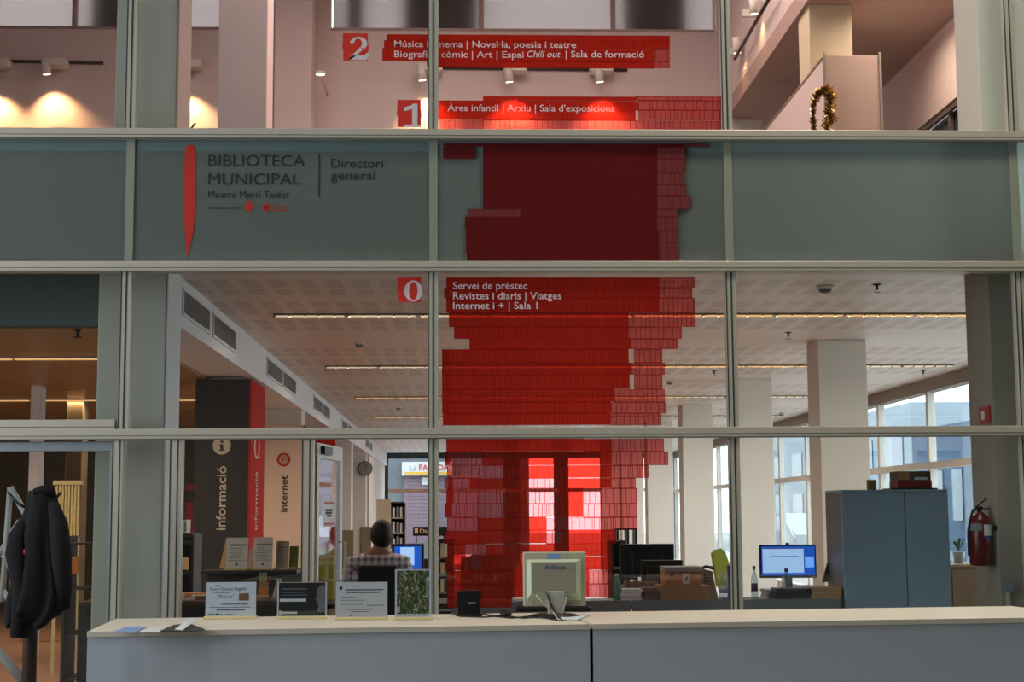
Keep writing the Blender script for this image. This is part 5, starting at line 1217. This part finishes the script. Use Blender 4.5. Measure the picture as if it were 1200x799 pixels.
# window-sill plants far right and low cupboard
a0, a1, b0, b1 = rect(1116, 661, 1142, 712, 12.0); t = thing('low_cupboard', 'beige low cupboard between the steel cabinet and the column', 'cupboard', ((a0 + a1) / 2, 12.1, 0)); CB = mat('cup_beige', '#a9957b', .6)
obj('body', bx(a0 - .1, a1 + .25, 12.0, 12.45, 0, b1 - .02), CB, t); obj('top', bx(a0 - .12, a1 + .27, 11.98, 12.47, b1 - .02, b1, bev=.004), CREAM, t); obj('door', bx(a0, a1, 11.985, 12.0, .08, b1 - .04), CB, t)
q = PY(1124, 660, 12.15); t = thing('potted_plant', 'small green plant in a pale pot on the low cupboard', 'plant', (q.x, 12.15, b1)); bm = B(); lathe(bm, (q.x, 12.15, b1 + .001), [(.035, 0), (.05, .09), (.042, .092)], 16); obj('pot', bm, mat('pot_pale', '#9fb0b0', .5), t)
r = random.Random(2)
for k in range(14):
    a = r.uniform(0, 6.28); d_ = Vector((math.cos(a), math.sin(a), 0)); p0_ = Vector((q.x, 12.15, b1 + .09)); L_ = r.uniform(.07, .12); bm = B(); s_ = d_.cross(Vector((0, 0, 1))) * .012
    p1_ = p0_ + d_ * L_ * .4 + Vector((0, 0, L_ * .8)); p2_ = p0_ + d_ * L_ * .8 + Vector((0, 0, L_)); bm.faces.new([bm.verts.new(v_) for v_ in (p0_, p1_ + s_, p2_, p1_ - s_)]); obj('leaf', bm, mat('leaf_green', '#4f7a50', .6), t)

# =================================================================== GALLERY (UPPER FLOOR) THINGS
SPW = mat('spot_white', '#d6cfc8', .4); SPG = mat('spot_glow', '#fff3e0', .4, emit=4, ecol='#ffe6c4')
YTk = 20.48
def track(lbl, p0_, p1_):
    bm = B(); tube(bm, [p0_, p1_], .022, 6); tag(obj('light_track', bm, mat('track_dark', '#3a2f2c', .5)), lbl, 'light track', 'spotlight tracks in the gallery')
zk = PY(600, 79, YTk).z
track('left part of the spotlight track on the gallery wall', PY(-60, 70, YW - .025), PY(121, 74, YW - .025))
track('middle spotlight track on the gallery wall, behind the banner', PY(492, 79, YW - .025), PY(735, 82, YW - .025))
def spot(lbl, head, aim, energy, tr=None, canopy=None, size=1.0):
    """track spotlight: canopy, stem, cylindrical head with a glowing face, and its own lamp"""
    head = Vector(head); aim = Vector(aim); d_ = (aim - head).normalized()
    t = thing('track_spotlight', lbl, 'spotlight', head, 'track spotlights in the gallery'); up_ = head - d_ * .22 * size
    bm = B(); tube(bm, [up_, head], [.055 * size, .06 * size], 18); obj('head', bm, SPW, t)
    bm = B(); tube(bm, [head, head + d_ * .004], .05 * size, 18); obj('lamp_face', bm, SPG, t)
    can = Vector(canopy) if canopy else up_ + Vector((.12, 0, .12))
    bm = B(); tube(bm, [up_ + d_ * .06, can], .014, 8); obj('stem', bm, SPW, t)
    obj('canopy', bx(can.x - .16 * size, can.x + .16 * size, can.y - .03, can.y + .03 if canopy is None or can.x > 3 else YW, can.z - .05 * size, can.z + .05 * size, bev=.006), SPW, t)
    l = bpy.data.lights.new('spot_lamp', 'SPOT'); l.energy = energy; l.color = (1.0, .56, .25); l.spot_size = math.radians(100); l.spot_blend = .8; l.shadow_soft_size = .04
    o = bpy.data.objects.new('spot_lamp', l); COL.objects.link(o); o.location = head + d_ * .02; o.rotation_euler = d_.to_track_quat('-Z', 'Y').to_euler()
E_ = 165
for px, py, lb, cx_, cy_ in ((55, 87, 'tilted white spotlight at the far left over the pink wall', 63, 72), (495, 94, 'spotlight left of the middle mullion', 505, 78), (597, 96, 'spotlight above the orange banner, second from the mullion', 604, 79), (703, 96, 'spotlight above the orange banner, nearest its right end', 705, 79), (-12, 92, 'spotlight just outside the left edge', -4, 72), (214, 92, 'spotlight behind the grey column at left', 222, 74)):
    hp = PY(px, py, YTk - .02); spot(lb, hp, (hp.x + .08, hp.y + .10, hp.z - .70), E_, canopy=PY(cx_, cy_, YTk))
# the lone lamp face between the columns
hp = PY(375.5, 87, 19.6); t = thing('round_wall_lamp', 'small round white lamp alone on the pink wall', 'lamp', hp); bm = B(); lathe(bm, hp, [(.062, 0), (.066, .03), (.05, .04)], 20); obj('shade', bm, SPW, t); bm = B(); lathe(bm, hp, [(.058, -.004), (.058, 0)], 20); obj('lamp_face', bm, SPG, t)
bm = B(); tube(bm, [hp + Vector((0, .02, .03)), Vector((hp.x, YW, hp.z + .03))], .012, 8); obj('arm', bm, PINKW, t)
# spotlights on the beam at the right
XT = 3.55
track('spotlight track along the beam at upper right', PX(861, 69, XT), PX(905, -8, XT))
for px, py, cx_, cy_, lb in ((884, 16, 893, -6, 'white spotlight at the top on the right-hand track'), (864, 62, 874, 38, 'dim spotlight lower on the right-hand track')):
    hp = PX(px, py, XT); spot(lb, hp, (3.65, hp.y + .15, hp.z - 1.1), 22, canopy=(XT + .04, hp.y + .2, PX(cx_, cy_, XT).z), size=.9)
# white partition with end face, low parapet wall, garland
e0 = PY(983, 100, 14.7).x; e1 = PY(1032, 100, 14.7).x; e0 = min(e0, 3.66); ez = PY(1005, 65, 14.7).z
t = thing('partition_cabinet', 'white upright end panel of a partition at upper right', 'partition', ((e0 + e1) / 2, 15.0, 3.93))
obj('end_panel', bx(e0, e1, 14.7, 14.76, 3.93, ez, bev=.004), mat('rosy_white', '#e0c2b4', .6), t)
obj('side_panel', bx(e0, e0 + .06, 14.77, 18.9, 3.93, ez - .03), PINKW, t); obj('side_panel', bx(e1 - .05, e1, 14.77, 18.9, 3.93, ez - .03), PINKW, t)
obj('top_edge', bx(e0 - .005, e0 + .07, 14.77, 18.9, ez - .03, ez), mat('brown_edge', '#7d6258', .6), t)
obj('corner_strip', bx(e0 - .012, e0 + .012, 14.685, 14.70, 3.93, ez + .03), ALU, t); obj('corner_strip', bx(e1 - .012, e1 + .012, 14.685, 14.70, 3.93, ez + .03), ALU, t)
# gold tinsel garland hanging as a loop
GP = [PY(x_, y_, 14.58) for x_, y_ in ((954, 156), (953, 140), (953, 124), (956, 113), (962, 107), (969, 105), (973, 110), (973, 124), (972, 140), (971, 158))]
bm = B(); r = random.Random(4); fine = []
for a, c_ in zip(GP, GP[1:]):
    for k in range(9): fine.append(a.lerp(c_, k / 9))
for i, p_ in enumerate(fine):
    thick = .035 + .05 * (i / len(fine))
    for k in range(9):
        d_ = Vector((r.gauss(0, 1), r.gauss(0, 1), r.gauss(0, 1))).normalized(); s_ = d_.orthogonal().normalized() * .014; q_ = p_ + d_ * thick * r.uniform(.5, 1.2)
        f = bm.faces.new([bm.verts.new(v_) for v_ in (p_ - s_, p_ + s_, q_ + s_ * .6, q_ - s_ * .6)]); f.material_index = r.choice((0, 0, 1, 2))
t = thing('tinsel_garland', 'gold tinsel garland hanging in a loop beside the white partition', 'garland', GP[0]); o = obj('tinsel', bm, [mat('tinsel_gold', '#c99a2c', .25, .8), mat('tinsel_dark', '#6a4a1a', .3, .6), mat('tinsel_pale', '#e8cf90', .25, .7)], t); o['kind'] = 'stuff'
bm = B(); tube(bm, GP, .012, 6); obj('cord', bm, MATS['tinsel_dark'], t)
# small dark object with a stick above the transom
hp = PY(213, 152, 12.2); t = thing('dark_ornament', 'small dark round object with a black stick, above the upper transom at left', 'ornament', (hp.x, 12.2, 3.93)); bm = B(); ell(bm, (hp.x, 12.2, hp.z), .035, .03, .03); obj('knob', bm, mat('maroon_dark', '#3c1512', .5), t)
bm = B(); tube(bm, [(hp.x, 12.2, 3.93), (hp.x, 12.2, hp.z)], .02, 8); obj('stand', bm, BLACK, t); bm = B(); tube(bm, [PY(219, 157, 12.2), PY(229, 144, 12.2)], .009, 8); obj('stick', bm, BLACK, t)

# =================================================================== OUTSIDE
def building(lbl, x0, x1, y0, y1, h, m, face, cols, rows_, name='building'):
    t = thing(name, lbl, 'building', ((x0 + x1) / 2, (y0 + y1) / 2, 0)); obj('walls', bx(x0, x1, y0, y1, 0, h), m, t); wm = mat('far_window', '#3d5063', .2)
    for i in range(cols):
        for j in range(rows_):
            zz = 1.2 + j * (h - 1.5) / rows_
            if face == 'x': yy = y0 + (y1 - y0) * (i + .25) / cols; o = obj('window', bx(x0 - .04, x0, yy, yy + (y1 - y0) * .5 / cols, zz, zz + (h - 1.5) / rows_ * .6), wm, t)
            else: xx = x0 + (x1 - x0) * (i + .25) / cols; o = obj('window', bx(xx, xx + (x1 - x0) * .5 / cols, y0 - .04, y0, zz, zz + (h - 1.5) / rows_ * .6), wm, t)
    return t
building('pale building with rows of windows across the street, right', 13.2, 20, 44, 74, 4.6, mat('pale_facade', '#8d9aa4', .8), 'x', 9, 2)
building('blue-grey building seen behind the steel cabinet', 12.3, 18, 35, 41, 3.6, mat('blue_facade', '#3f5570', .8), 'x', 4, 1)
Yq = 56
x0, x1 = PY(452, 560, Yq).x, PY(620, 560, Yq).x
sh = thing('corner_house', 'grey shop building with a roller shutter across the rear street', 'building', ((x0 + x1) / 2, Yq + 3, 0))
obj('walls', bx(x0 - 14, x1, Yq, Yq + 6, 0, 6.5), mat('shop_wall', '#4a5054', .85), sh)
s0, s1, z0, z1 = rect(473, 556, 560, 625, Yq)
bm = B(); k = 0.0
while k < z1: box(bm, s0, s1, Yq - .10, Yq - .04 - .02 * ((int(k * 10)) % 2), k, k + .12); k += .13
o = obj('roller_shutter', bm, mat('shutter_pink_grey', '#5f4d56', .6), sh)
a0, a1, b0, b1 = rect(471, 541, 530, 557, Yq - .4)
t = thing('shop_sign', 'white shop sign with red lettering seen through the rear window', 'sign', ((a0 + a1) / 2, Yq - .4, b0))
obj('board', bx(a0, a1, Yq - .4, Yq, b0, b1), mat('sign_white', '#9a9a98', .5), t)
obj('yellow_band', bx(a0 + .1, a1, Yq - .42, Yq - .401, b0 + .03, b0 + .13), mat('sign_yellow', '#a07c20', .5), t)
text_px('La', 480, 488, 551, 6, Yq - .42, mat('sign_blue', '#5f7f9c', .5), t); text_px('PARADA', 491, 526, 551, 7.2, Yq - .42, mat('sign_redink', '#8a1c28', .5), t, bold=.02)
a0, a1, b0, b1 = rect(494, 559, 501, 568, Yq - .2); tag(obj('shop_notice', bx(a0, a1, Yq - .16, Yq - .1, b0, b1), MATS['sign_white']), 'small white notice below the shop sign', 'notice')
# parked cars and trees seen pale through the window wall
def car(lbl, x, y, m):
    t = thing('car', lbl, 'car', (x, y, 0)); bm = B()
    prf = [(-2.1, .3), (2.1, .3), (2.15, .75), (1.3, .9), (.7, 1.38), (-.9, 1.40), (-1.6, .95), (-2.15, .85)]
    poly(bm, [(x - .85, y + a, z) for a, z in prf], (1.7, 0, 0)); bmesh.ops.bevel(bm, geom=bm.edges[:], offset=.06, segments=2, affect='EDGES'); obj('body', bm, m, t)
    bm = B(); poly(bm, [(x - .865, y + a, z) for a, z in ((1.15, .92), (.65, 1.3), (-.85, 1.32), (-1.35, .95))], (.01, 0, 0)); obj('side_window', bm, mat('car_glass', '#2c3a44', .1), t)
    for a in (-1.3, 1.35):
        bm = B(); tube(bm, [(x - .87, y + a, .32), (x - .65, y + a, .32)], .32, 18); obj('wheel', bm, BLACK, t)
car('pale silver car parked outside beyond the window wall', 9.4, 41, mat('car_silver', '#a9b4be', .3, .3)); car('blue-grey car parked farther along outside the window wall', 11.2, 54, mat('car_blue', '#7e92a8', .3, .3))
